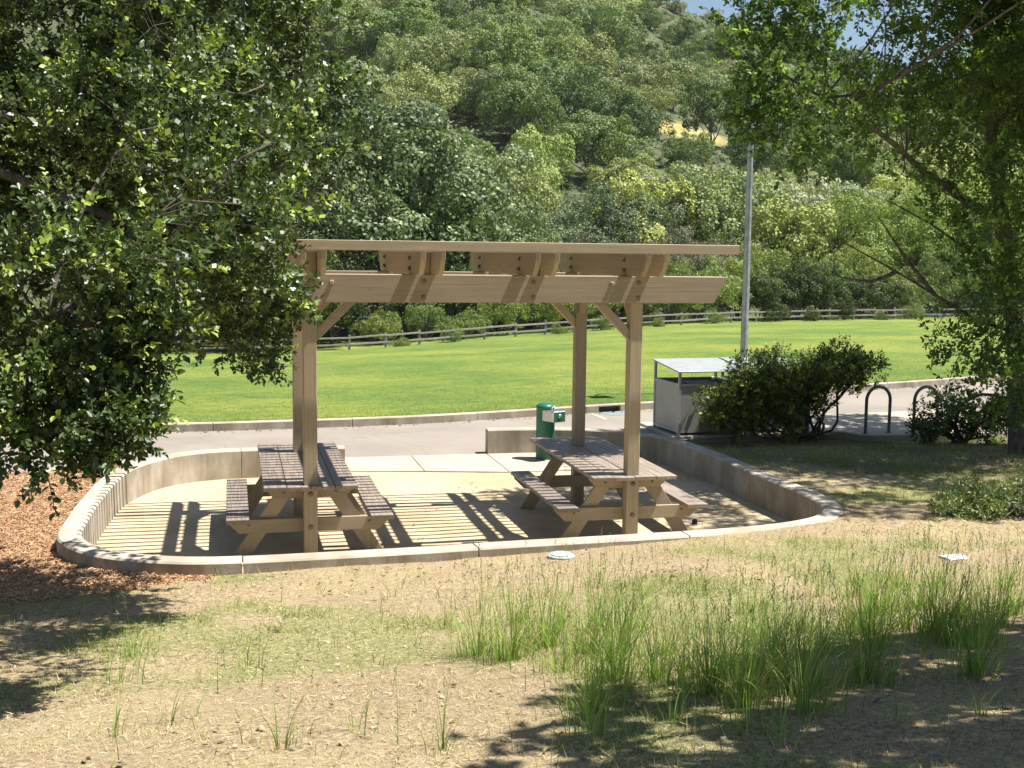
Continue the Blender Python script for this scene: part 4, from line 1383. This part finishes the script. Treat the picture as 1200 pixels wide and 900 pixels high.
r_ = np.random.default_rng(77)
placed = []
cand = 0
while len(placed) < 298 and cand < 40000:
    cand += 1
    d = math.sqrt(r_.uniform(104 ** 2, 338 ** 2)); px = r_.uniform(150, 1180)
    p = hill_pt(px, d)
    sp_ = 6.6 + 3.0 * (d - 108) / 230
    if any((p[0] - q[0]) ** 2 + (p[1] - q[1]) ** 2 < (sp_ * (.8 if q[3] != 0 else 1)) ** 2 for q in placed): continue
    u_, v_, _ = to_px(p + [0, 0, 5])
    if abs(u_ - 788) < 17 and 145 < v_ < 190: continue
    if v_ < -60: continue
    g = fbm(np.array(p[0] * .022 + 5), np.array(p[1] * .022), 91)
    q_ = r_.random()
    k = 0
    if g > .56: k = (2, 1, 3)[int(q_ * 3)]
    elif g > .46: k = (1, 0, 3, 4)[int(q_ * 4)]
    else: k = (0, 4, 1)[int(q_ * 3)]
    placed.append((p[0], p[1], p[2], k, d))
for (x, y, z, k, d) in placed:
    lab, vs_ = HILL[k]
    cm, tm = vs_[int(r_.integers(0, len(vs_)))]
    t = empty('hillside_tree', (x, y, z - .4), r_.uniform(0, 6.28))
    s_ = r_.choice([.62, .75, .88, 1.0, 1.1, 1.28]) * r_.uniform(.92, 1.08)
    t.scale = (s_ * r_.uniform(.92, 1.12), s_ * r_.uniform(.92, 1.12), s_ * r_.uniform(.75, 1.25))
    tag(t, lab, 'tree', 'trees on the wooded hillside')
    link('crown', cm, None, t); link('trunk', tm, None, t)

# low scrub filling the gaps between the hillside trees
nb_ = 2600
cp = np.array([hill_pt(px, d) for px, d in zip(r_.uniform(150, 1200, nb_), np.sqrt(r_.uniform(100 ** 2, 335 ** 2, nb_)))])
cp = cp[np.linalg.norm(cp - dry_p, axis=1) > 11]; nb_ = len(cp)
rad = r_.uniform(.7, 1.9, nb_)
dd = sphere_dirs(nb_ * 16, r_).reshape(nb_, 16, 3); dd[..., 2] = np.abs(dd[..., 2])
P = (cp[:, None] + dd * rad[:, None, None] * np.array([1, 1, .75])).reshape(-1, 3); O = unit(dd.reshape(-1, 3) + r_.normal(size=(nb_ * 16, 3)) * .4)
Dn = unit(np.cross(O, sphere_dirs(len(O), r_))); n = len(P)
V, Q, k = leaf_geo(P, Dn, O, r_.uniform(.35, .8, n), r_.uniform(.25, .6, n), 'dia')
f = np.repeat(r_.random((nb_, 1)), 16, 1).reshape(-1, 1) * .7 + r_.random((n, 1)) * .3
c = np.array([.05, .07, .022]) * (1 - f) + np.array([.20, .22, .085]) * f
o = link('hill_scrub_cover', npmesh('hill_scrub_cover', V, Q, np.repeat(c, k, 0)), 'shrub_leaf')
tag(o, 'low green scrub growing between the hillside trees', 'scrub', kind='stuff')

# the belt just behind the fence
BELT = {}
for nm, R, H, nl_, nleaf, ls, ca, cb, dr_, upr, cc_ in (
        ('willow', 2.6, 4.6, 16, 20000, .15, (.120, .150, .040), (.270, .310, .105), 0.0, .6, (.36, .38, .16)),
        ('willow2', 2.9, 4.0, 18, 20000, .15, (.105, .140, .040), (.240, .285, .100), 0.0, .6, (.31, .34, .15)),
        ('oak', 5.0, 10.5, 20, 46000, .17, (.058, .082, .032), (.150, .185, .078), 0, 0, (.27, .30, .15)),
        ('oak2', 5.4, 9.2, 24, 42000, .18, (.075, .098, .046), (.185, .215, .105), 0, 0, (.32, .35, .20)),
        ('dark', 3.6, 6.2, 16, 22000, .17, (.030, .046, .014), (.075, .100, .028), 0, 0, (.12, .14, .04)),
        ('maple', 5.0, 9.5, 22, 34000, .20, (.105, .155, .028), (.250, .320, .075), .2, 0, (.33, .40, .11)),
        ('grey', 3.4, 5.6, 22, 17000, .15, (.110, .105, .080), (.230, .215, .170), 0, .3, (.15, .17, .07))):
    vs_ = []
    for j in range(2):
        cm, cs = crown_mesh('crown', R, H, nl_, int(nleaf * .66), ls * .97, ca, cb, 300 + len(BELT) * 5 + j, dr_, upr, cc_, .12)
        vs_.append((cm, trunk_mesh('trunk', cs, H, .16 if R < 4 else .26, 400 + len(BELT) * 5 + j)))
    BELT[nm] = vs_
LAB = {'willow': ('willow_shrub', 'pale green willow thicket shrub growing behind the rail fence', 'shrub'), 'willow2': ('willow_shrub', 'soft green rounded willow shrub growing behind the rail fence', 'shrub'),
       'oak': ('oak_tree', 'tall dark oak at the foot of the hill behind the fence', 'tree'), 'oak2': ('oak_tree', 'broad grey-green oak at the foot of the hill behind the fence', 'tree'),
       'dark': ('dark_bush', 'dark dense bush in shade right behind the rail fence', 'shrub'), 'maple': ('leafy_tree', 'bright yellow-green leafy tree standing beyond the lawn and rail fence', 'tree'),
       'grey': ('bare_brush', 'greyish half bare brush at the foot of the hill', 'shrub')}
# kind, pixel column, extra depth behind the fence, scale
belt = [('dark', 225, 5, 1.0), ('dark', 270, 4, 1.1), ('dark', 315, 5, 1.0), ('dark', 358, 4, 1.0), ('dark', 395, 5, .9), ('dark', 180, 6, 1.1), ('dark', 130, 6, 1.1),
        ('willow2', 445, 3.5, .55), ('willow', 500, 4, .62), ('willow2', 545, 3.5, .5), ('willow', 590, 4.2, .75), ('willow', 640, 4, .7), ('dark', 470, 8, .75), ('dark', 560, 8, .55), ('willow2', 600, 8, .95),
        ('willow', 690, 5, .85), ('willow2', 735, 5, .9), ('willow', 780, 5, .95), ('willow2', 825, 5, 1.0), ('dark', 745, 4, .45), ('willow', 862, 7, 1.15), ('willow', 905, 8, 1.15), ('willow2', 950, 8, 1.15),
        ('dark', 895, 3.5, .62), ('dark', 930, 3.5, .7), ('dark', 965, 3.5, .62), ('dark', 1000, 4, .6), ('willow', 1000, 9, 1.2), ('willow2', 1045, 6, 1.0), ('willow', 1090, 7, 1.1), ('willow', 1140, 7, 1.1),
        ('willow2', 1190, 7, 1.1), ('dark', 1040, 4, .5), ('maple', 985, 17, .95), ('maple', 1060, 16, 1.0), ('maple', 1140, 15, 1.05), ('maple', 915, 22, .8), ('maple', 1215, 16, 1.1),
        ('oak2', 450, 14, 1.55), ('oak2', 530, 13, 1.35), ('oak', 400, 20, 1.75), ('oak2', 350, 12, 1.2), ('oak', 290, 12, 1.2), ('oak2', 220, 12, 1.2), ('oak', 150, 12, 1.2),
        ('oak2', 490, 22, 1.35), ('oak2', 580, 20, .95), ('willow', 570, 10, 1.25), ('willow2', 620, 11, 1.35), ('willow', 525, 9, 1.1), ('oak2', 640, 22, .9), ('grey', 690, 16, 1.1), ('grey', 735, 14, 1.1), ('oak2', 700, 26, .9),
        ('grey', 780, 13, 1.1), ('grey', 815, 14, 1.05), ('oak', 745, 24, .8), ('grey', 845, 18, 1.1), ('oak2', 800, 28, .85), ('grey', 660, 13, .9), ('oak', 860, 30, .75), ('willow2', 660, 8, .9), ('dark', 700, 10, .7), ('dark', 790, 10, .65), ('willow2', 470, -.6, .2), ('willow', 530, .7, .26), ('willow2', 655, -.5, .22), ('willow2', 705, .6, .3), ('willow', 770, -.6, .2), ('dark', 905, .9, .3), ('dark', 948, -.6, .18), ('dark', 985, .9, .32), ('willow2', 1030, -.6, .24), ('willow2', 1065, .5, .35), ('willow2', 835, .7, .28)]
for nm, px, ex, s_ in belt:
    fd = np.interp(px, [q[0] for q in fence_px], [q[2] for q in fence_px]) + ex
    fy = np.interp(px, [q[0] for q in fence_px], [q[1] for q in fence_px])
    zf = PX(px, fy, fd - ex)[2] - .1
    hz = float(hill_z(px, fd)) if fd > 96 else -9
    v = fw + rt * (px - 600) / F; p = CAM + v * fd
    cm, tm = BELT[nm][int(r_.integers(0, 2))]
    n_, lab, cat = LAB[nm]
    grp = n_.replace('_', ' ') + 's behind the fence'
    if ex < 2:
        n_, lab, cat, grp = ('fence_weeds', {'d': 'low dark weedy clump growing against the rail fence', 'w': 'low pale green weedy clump growing against the rail fence'}[nm[0]], 'weeds', 'weeds along the rail fence')
    t = empty(n_, (p[0], p[1], max(zf, hz) - .2), r_.uniform(0, 6.28))
    q = r_.uniform(.9, 1.1)
    t.scale = (s_ * q, s_ * q, s_ * r_.uniform(.92, 1.08))
    tag(t, lab, cat, grp)
    link('crown', cm, None, t); link('trunk', tm, None, t)


# the faint air between the picnic pit and the hill
hz_ = MB().box(-900, 1100, -85, 560, -28, 135, 0).build('haze', None)
tag(hz_, 'faint pale haze in the air before the hillside', 'haze', kind='stuff')
mt = bpy.data.materials.new('haze_air'); mt.use_nodes = True; nt = mt.node_tree
nt.nodes.remove(nt.nodes['Principled BSDF'])
pv = N(nt, 'ShaderNodeVolumePrincipled'); pv.inputs['Density'].default_value = 0.00008; pv.inputs['Color'].default_value = (.86, .92, 1, 1); pv.inputs['Anisotropy'].default_value = 0.2
nt.links.new(pv.outputs[0], nt.nodes['Material Output'].inputs['Volume'])
hz_.data.materials.append(mt)


# ---- grasses
def blades(P, H, Wd, lean_dir, lean, r_, colr, seg=2):
    """bent tapering blades standing at P"""
    n = len(P)
    a = r_.uniform(0, 6.283, n)
    S = np.stack([np.cos(a), np.sin(a), np.zeros(n)], -1)
    rows = []
    for k in range(seg + 1):
        t = k / seg
        c = P + np.array([0, 0, 1]) * (H * (t - .28 * lean * t * t))[:, None] + lean_dir * (H * lean * t ** 1.8)[:, None]
        wv_ = (Wd * (1 - t) ** .7 * .5 + Wd * .03)[:, None]
        rows += [c - S * wv_, c + S * wv_]
    V = np.stack(rows, 1); m_ = 2 * (seg + 1)
    b = np.arange(n)[:, None] * m_
    Q = np.concatenate([b + [2 * k, 2 * k + 1, 2 * k + 3, 2 * k + 2] for k in range(seg)], 0)
    return V.reshape(-1, 3), Q, np.repeat(colr, m_, 0)


def hdir(n, r_):
    a = r_.uniform(0, 6.283, n)
    return np.stack([np.cos(a), np.sin(a), np.zeros(n)], -1)


def join(parts):
    V = []; Q = []; C_ = []; o = 0
    for v, q, c in parts:
        V.append(v); Q.append(q + o); C_.append(c); o += len(v)
    return np.concatenate(V), np.concatenate(Q), np.concatenate(C_)


def in_view(x, y, z, mx=60):
    u_, v_, zz = to_px(np.stack([x, y, z], -1))
    return (zz > .5) & (u_ > -mx) & (u_ < 1200 + mx) & (v_ < 980)


r_ = np.random.default_rng(5)
STRAW = np.array([.45, .36, .18]); PALE = np.array([.58, .50, .30]); GRN = np.array([.10, .17, .028]); LIME = np.array([.27, .32, .075])
# short dry and green grass over the bank
n0 = 450000
y = -9.2 + 16.2 * r_.random(n0) ** 1.35; x = r_.uniform(-6, 13, n0)
kp = (y < -1) | (x > 5); x, y = x[kp], y[kp]
ok = (~inside(x, y, pit_poly)) & (dist_poly(x, y, wall_c, False) > .13)
x, y = x[ok], y[ok]; z = terr(x, y)
gm = green_mask(x, y); mu = mulch_mask(x, y); du = duff_mask(x, y)
patch = fbm(x * 2.6, y * 2.6, 17)
dens = (.25 + .75 * sstep(patch, .38, .62)) * (1 - mu) * np.maximum(.5 + .5 * gm, du)
ok = (r_.random(len(x)) < dens) & in_view(x, y, z)
x, y, z, gm, du = x[ok], y[ok], z[ok], gm[ok], du[ok]
n = len(x)
isg = r_.random(n) < (.12 + .72 * gm + .25 * du)
f = r_.random((n, 1))
c = np.where(isg[:, None], GRN * (1 - f) + LIME * f, STRAW * (1 - f) + PALE * f) * r_.uniform(.75, 1.15, (n, 1))
H = r_.uniform(.02, .06, n) * (1 + .5 * gm + 1.6 * du * r_.random(n))
parts = [blades(np.stack([x, y, z - .004], -1), H, r_.uniform(.003, .006, n), hdir(n, r_), r_.uniform(.3, 1.3, n), r_, c, 1)]
V, Q, C_ = join(parts)
o = link('bank_grass', npmesh('bank_grass', V, Q, C_), 'grass_blade')
tag(o, 'short dry straw and sparse green grass covering the bank', 'grass', kind='stuff')

# flat straw litter
n = 190000
y = -9.2 + 16.0 * r_.random(n) ** 1.2; x = r_.uniform(-6, 13, n)
ok = (dist_poly(x, y, wall_c, False) > .16) & (~inside(x, y, pit_poly)); x, y = x[ok], y[ok]; z = terr(x, y)
ok = in_view(x, y, z) & (mulch_mask(x, y) < .5); x, y, z = x[ok], y[ok], z[ok]; n = len(x)
Dn = hdir(n, r_); Dn[:, 2] = r_.normal(size=n) * .15; Dn = unit(Dn)
Nn = unit(np.cross(Dn, np.cross(np.array([0, 0, 1.0]) + r_.normal(size=(n, 3)) * .3, Dn)))
V, Q, k = leaf_geo(np.stack([x, y, z + .006], -1), Dn, Nn, r_.uniform(.018, .075, n), r_.uniform(.002, .0048, n), 'dia')
f = r_.random((n, 1)); c = (np.array([.26, .18, .10]) * (1 - f) + PALE * f)
o = link('straw_litter', npmesh('straw_litter', V, Q, np.repeat(c, k, 0)), 'chip')
tag(o, 'dry straw and dead leaf litter lying on the bank', 'litter', kind='stuff')

# tall green grass in tufts
tuft_px = [(560, 770, 1.0), (600, 775, 1.2), (640, 760, 1.2), (660, 790, .9), (610, 730, .9), (690, 770, 1.1), (700, 740, 1.0), (720, 800, 1.2), (690, 835, 1.0), (730, 770, 1.0), (660, 735, .8), (770, 800, 1.0),
           (780, 770, .9), (810, 790, .9), (830, 815, 1.2), (850, 800, 1.2), (870, 830, 1.2), (905, 800, 1.2), (930, 810, 1.3), (940, 835, 1.1), (910, 770, .9), (890, 760, .8), (960, 770, .8), (1015, 800, 1.2), (1010, 745, 1.2), (1030, 720, 1.1),
           (1020, 760, .9), (1060, 740, 1.0), (1075, 715, 1.0), (1095, 745, 1.2), (1110, 755, 1.2), (1130, 725, 1.0), (1150, 760, 1.1), (1165, 735, 1.1), (1190, 720, 1.1), (1140, 790, 1.1), (1000, 700, .8), (960, 700, .6), (880, 720, .6),
           (560, 720, .5), (520, 740, .5), (640, 700, .6), (590, 700, .5), (700, 690, .6), (760, 700, .5), (820, 700, .4), (140, 800, .5), (155, 770, .45), (200, 850, .4), (130, 870, .4), (290, 780, .4), (330, 880, .5), (420, 860, .35), (90, 720, .35),
           (260, 690, .3), (460, 700, .3), (1180, 690, .8), (1100, 690, .8), (1050, 690, .7), (690, 860, .7), (520, 880, .5), (920, 870, .5), (1060, 850, .4), (1150, 840, .35), (790, 850, .5), (860, 860, .5), (740, 740, .8), (940, 740, .7)]
parts = []; heads = []
for (px, py, s_) in tuft_px:
    g0 = ground_at(px, py)
    nb = int(150 * max(s_ - .1, .2) ** 2.4 + 8)
    a = r_.uniform(0, 6.283, nb); rr = np.abs(r_.normal(size=nb)) * .085 * (.7 + s_ * .5)
    bx = g0[0] + np.cos(a) * rr; by = g0[1] + np.sin(a) * rr
    bz = terr(bx, by) - .01
    H = r_.uniform(.10, .50, nb) * (.35 + .65 * s_) * (1 - .25 * np.minimum(rr / .25, 1))
    ld = unit(np.stack([np.cos(a), np.sin(a), np.zeros(nb)], -1) + hdir(nb, r_) * .8 + np.array([.15, 0, 0]))
    f = r_.random((nb, 1))
    c = (np.array([.125, .220, .042]) * (1 - f) + np.array([.40, .50, .14]) * f) * r_.uniform(.8, 1.15, (nb, 1))
    dry = r_.random(nb) < .15
    c[dry] = STRAW * r_.uniform(.7, 1.1, (dry.sum(), 1))
    parts.append(blades(np.stack([bx, by, bz], -1), H, r_.uniform(.003, .007, nb), ld, np.where(r_.random(nb) < .35, r_.uniform(.5, 1.15, nb), r_.uniform(.08, .5, nb)), r_, c, 4))
    ns_ = int(9 * s_ * s_)
    if ns_:                                    # flowering stalks with narrow seed heads
        k = r_.integers(0, nb, ns_)
        P = np.stack([bx[k], by[k], bz[k]], -1); Hs = r_.uniform(.38, .62, ns_) * (.5 + .5 * s_); l_ = r_.uniform(.05, .3, ns_)
        c = np.tile(np.array([.16, .20, .06]), (ns_, 1)) * r_.uniform(.8, 1.3, (ns_, 1))
        parts.append(blades(P, Hs, np.full(ns_, .003), ld[k], l_, r_, c, 4))
        tips = P + np.array([0, 0, 1]) * (Hs * (1 - .28 * l_))[:, None] + ld[k] * (Hs * l_)[:, None]
        for rep in range(7):
            tt = rep / 7
            pp = tips - np.array([0, 0, 1]) * (.085 * tt) - ld[k] * (.05 * tt) * l_[:, None]
            dd = unit(np.array([0, 0, 1.0]) + hdir(ns_, r_) * .45)
            nn_ = unit(np.cross(dd, hdir(ns_, r_) + .01))
            v, q, kk_ = leaf_geo(pp, dd, nn_, np.full(ns_, .022), np.full(ns_, .006), 'dia')
            heads.append((v, q, np.repeat(c * 1.25, kk_, 0)))
V, Q, C_ = join(parts + heads)
o = link('tall_grass', npmesh('tall_grass', V, Q, C_), 'grass_blade')
tag(o, 'tall green wild grass tufts with seed heads on the near bank', 'grass', kind='stuff')

# scattered single weeds and thin stalks over the bank
n = 2600
y = -8.8 + 7.0 * r_.random(n); x = r_.uniform(-4, 9, n); z = terr(x, y)
ok = (dist_poly(x, y, wall_c, False) > .2) & (~inside(x, y, pit_poly)) & in_view(x, y, z) & (mulch_mask(x, y) < .3) & (r_.random(n) < .15 + .85 * sstep(x, -.5, 3.5)); x, y, z = x[ok], y[ok], z[ok]; n = len(x)
f = r_.random((n, 1)); c = (GRN * .8) * (1 - f) + np.array([.25, .22, .09]) * f
V, Q, C_ = blades(np.stack([x, y, z - .005], -1), r_.uniform(.08, .30, n), r_.uniform(.003, .005, n), hdir(n, r_), r_.uniform(.1, .7, n), r_, c, 3)
o = link('thin_stalks', npmesh('thin_stalks', V, Q, C_), 'grass_blade')
tag(o, 'thin single grass stalks scattered over the bank', 'grass', kind='stuff')

# clods, pebbles and dead leaves on the bank
n = 9000
y = -9.0 + 8.0 * r_.random(n); x = r_.uniform(-5, 9.5, n)
ok = (dist_poly(x, y, wall_c, False) > .16) & (~inside(x, y, pit_poly)); x, y = x[ok], y[ok]; z = terr(x, y)
ok = in_view(x, y, z) & (mulch_mask(x, y) < .6) & (fbm(x * 1.2, y * 1.2, 83) > .42); x, y, z = x[ok], y[ok], z[ok]; n = len(x)
sz = r_.uniform(.004, .013, n) * np.where(r_.random(n) < .06, 2.0, 1.0)
oc = np.array([(1, 0, 0), (0, 1, 0), (-1, 0, 0), (0, -1, 0), (.1, .1, .75), (0, 0, -.5)])
V = np.stack([x, y, z], -1)[:, None] + oc[None] * sz[:, None, None] * r_.uniform(.6, 1.3, (n, 6, 1))
b = np.arange(n)[:, None] * 6
Q = np.concatenate([b + q for q in ([0, 1, 4], [1, 2, 4], [2, 3, 4], [3, 0, 4], [1, 0, 5], [2, 1, 5], [3, 2, 5], [0, 3, 5])], 0)
f = r_.random((n, 1)); c = np.array([.16, .115, .07]) * (1 - f) + np.array([.44, .36, .25]) * f
o = link('clods', npmesh('clods', V.reshape(-1, 3), Q, np.repeat(c, 6, 0)), 'chip')
tag(o, 'small clods and pebbles scattered over the dry bank', 'clods', kind='stuff')
n = 2600
y = -9.0 + 8.0 * r_.random(n); x = r_.uniform(-5, 9.5, n)
ok = (dist_poly(x, y, wall_c, False) > .16) & (~inside(x, y, pit_poly)); x, y = x[ok], y[ok]; z = terr(x, y)
ok = in_view(x, y, z) & (r_.random(len(x)) < .2 + .8 * sstep(fbm(x * .8, y * .8, 87), .45, .6)); x, y, z = x[ok], y[ok], z[ok]; n = len(x)
Dn = hdir(n, r_); Dn[:, 2] = r_.normal(size=n) * .25; Dn = unit(Dn)
Nn = np.array([0, 0, 1.0]) + r_.normal(size=(n, 3)) * .35; Nn = unit(Nn - Dn * np.sum(Nn * Dn, 1, keepdims=True))
V, Q, k = leaf_geo(np.stack([x, y, z + .012], -1), Dn, Nn, r_.uniform(.02, .055, n), r_.uniform(.012, .028, n), 'hex')
f = r_.random((n, 1)); c = np.array([.11, .07, .035]) * (1 - f) + np.array([.46, .36, .22]) * f
o = link('dead_leaves', npmesh('dead_leaves', V, Q, np.repeat(c, k, 0)), 'chip')
tag(o, 'curled dead oak leaves scattered over the bank', 'leaves', kind='stuff')

# bark mulch chips
n = 60000
x = r_.uniform(-6.2, -.2, n); y = r_.uniform(-3.4, 5.9, n)
ok = (mulch_mask(x, y) > r_.random(n) * .9 + .05) & (dist_poly(x, y, wall_c, False) > .125) & (~inside(x, y, pit_poly)); x, y = x[ok], y[ok]; z = terr(x, y)
ok = in_view(x, y, z); x, y, z = x[ok], y[ok], z[ok]; n = len(x)
Dn = hdir(n, r_); Dn[:, 2] = r_.normal(size=n) * .28; Dn = unit(Dn)
S = unit(np.cross(np.array([0, 0, 1.0]) + r_.normal(size=(n, 3)) * .35, Dn)); Nn = np.cross(Dn, S)
L = (r_.uniform(.02, .075, n))[:, None]; Wd = (r_.uniform(.006, .018, n))[:, None]; Th = (r_.uniform(.003, .008, n))[:, None]
P = np.stack([x, y, z + r_.uniform(0, .018, n)], -1)
vv = [P + Dn * L * a + S * Wd * b + Nn * Th * e for a, b, e in ((-.5, -.4, 0), (-.5, .5, 0), (.5, .3, 0), (.5, -.5, 0), (-.42, -.3, 1), (-.46, .4, 1), (.44, .25, 1), (.4, -.4, 1))]
V = np.stack(vv, 1).reshape(-1, 3); b = np.arange(n)[:, None] * 8
Q = np.concatenate([b + q for q in ([4, 7, 6, 5], [0, 1, 5, 4], [1, 2, 6, 5], [2, 3, 7, 6], [3, 0, 4, 7])], 0)
# one tone for each chip
f = r_.random((n, 1)) ** 1.3
c = np.array([.36, .195, .095]) * (1 - f) + np.array([.78, .54, .33]) * f
Q[:, :] = Q[:, ::-1]
o = link('bark_mulch', npmesh('bark_mulch', V, Q, np.repeat(c, 8, 0)), 'chip')
tag(o, 'orange brown bark mulch chips around the curved wall', 'mulch', kind='stuff')

# ragged turf along the kerb and over the nearer lawn
n = 45000
u1 = r_.random(n); t1_ = r_.random(n) ** 3.0 * .12
ii = u1 * (ns - 1); i0 = np.floor(ii).astype(int); fr = (ii - i0)[:, None]; i0 = np.minimum(i0, ns - 2)
ti = np.interp(t1_, T, np.arange(ntt)); k0 = np.minimum(np.floor(ti).astype(int), ntt - 2); kf = (ti - k0)[:, None]
R0 = lawn_rows[k0, i0] * (1 - fr) + lawn_rows[k0, i0 + 1] * fr; R1 = lawn_rows[k0 + 1, i0] * (1 - fr) + lawn_rows[k0 + 1, i0 + 1] * fr
P = R0 * (1 - kf) + R1 * kf
ok = in_view(P[:, 0], P[:, 1], P[:, 2], 10); P = P[ok]; n = len(P)
f = r_.random((n, 1)); c = np.array([.065, .12, .015]) * (1 - f) + np.array([.19, .25, .045]) * f
V, Q, C_ = blades(P, r_.uniform(.02, .05, n), r_.uniform(.004, .008, n), hdir(n, r_), r_.uniform(.2, .8, n), r_, c, 2)
o = link('lawn_grass', npmesh('lawn_grass', V, Q, C_), 'grass_blade')
tag(o, 'mown green turf blades along the kerb', 'grass', kind='stuff')

# leaves and grit gathered in the gutter
n = 900
L_ = r_.uniform(KL[-1] * .3, KL[-1] * .8, n)
C = np.stack([np.interp(L_, KL, kerb_c[:, 0]), np.interp(L_, KL, kerb_c[:, 1])], -1)
y_off = -np.abs(r_.normal(size=n)) * .12 - .02
P = np.stack([C[:, 0], C[:, 1] + y_off, np.full(n, .014)], -1)
Dn = hdir(n, r_); Nn = unit(np.array([0, 0, 1.0]) + r_.normal(size=(n, 3)) * .25); Nn = unit(Nn - Dn * np.sum(Nn * Dn, 1, keepdims=True))
V, Q, k = leaf_geo(P, Dn, Nn, r_.uniform(.02, .07, n), r_.uniform(.015, .04, n), 'hex')
f = r_.random((n, 1)); c = np.array([.07, .055, .03]) * (1 - f) + np.array([.25, .20, .10]) * f
o = link('gutter_leaves', npmesh('gutter_leaves', V, Q, np.repeat(c, k, 0)), 'chip')
tag(o, 'dry leaves gathered in the gutter along the lawn kerb', 'leaves', kind='stuff')

# fallen leaves and grit on the sand
n = 420
x = r_.uniform(-2.1, 5.7, n); y = r_.uniform(-1.3, 4.4, n)
ok = inside(x, y, pit_poly) & (dist_poly(x, y, wall_c, False) > .14) & (r_.random(n) < .15 + .85 * sstep(x, 2, 5)); x, y = x[ok], y[ok]; n = len(x)
Dn = hdir(n, r_); Nn = unit(np.array([0, 0, 1.0]) + r_.normal(size=(n, 3)) * .2); Nn = unit(Nn - Dn * np.sum(Nn * Dn, 1, keepdims=True))
V, Q, k = leaf_geo(np.stack([x, y, np.full(n, .016)], -1), Dn, Nn, r_.uniform(.02, .05, n), r_.uniform(.012, .025, n), 'hex')
c = np.array([.10, .065, .03]) * r_.uniform(.5, 2.0, (n, 1))
o = link('fallen_leaves', npmesh('fallen_leaves', V, Q, np.repeat(c, k, 0)), 'chip')
tag(o, 'small brown fallen leaves scattered over the sand floor', 'leaves', kind='stuff')
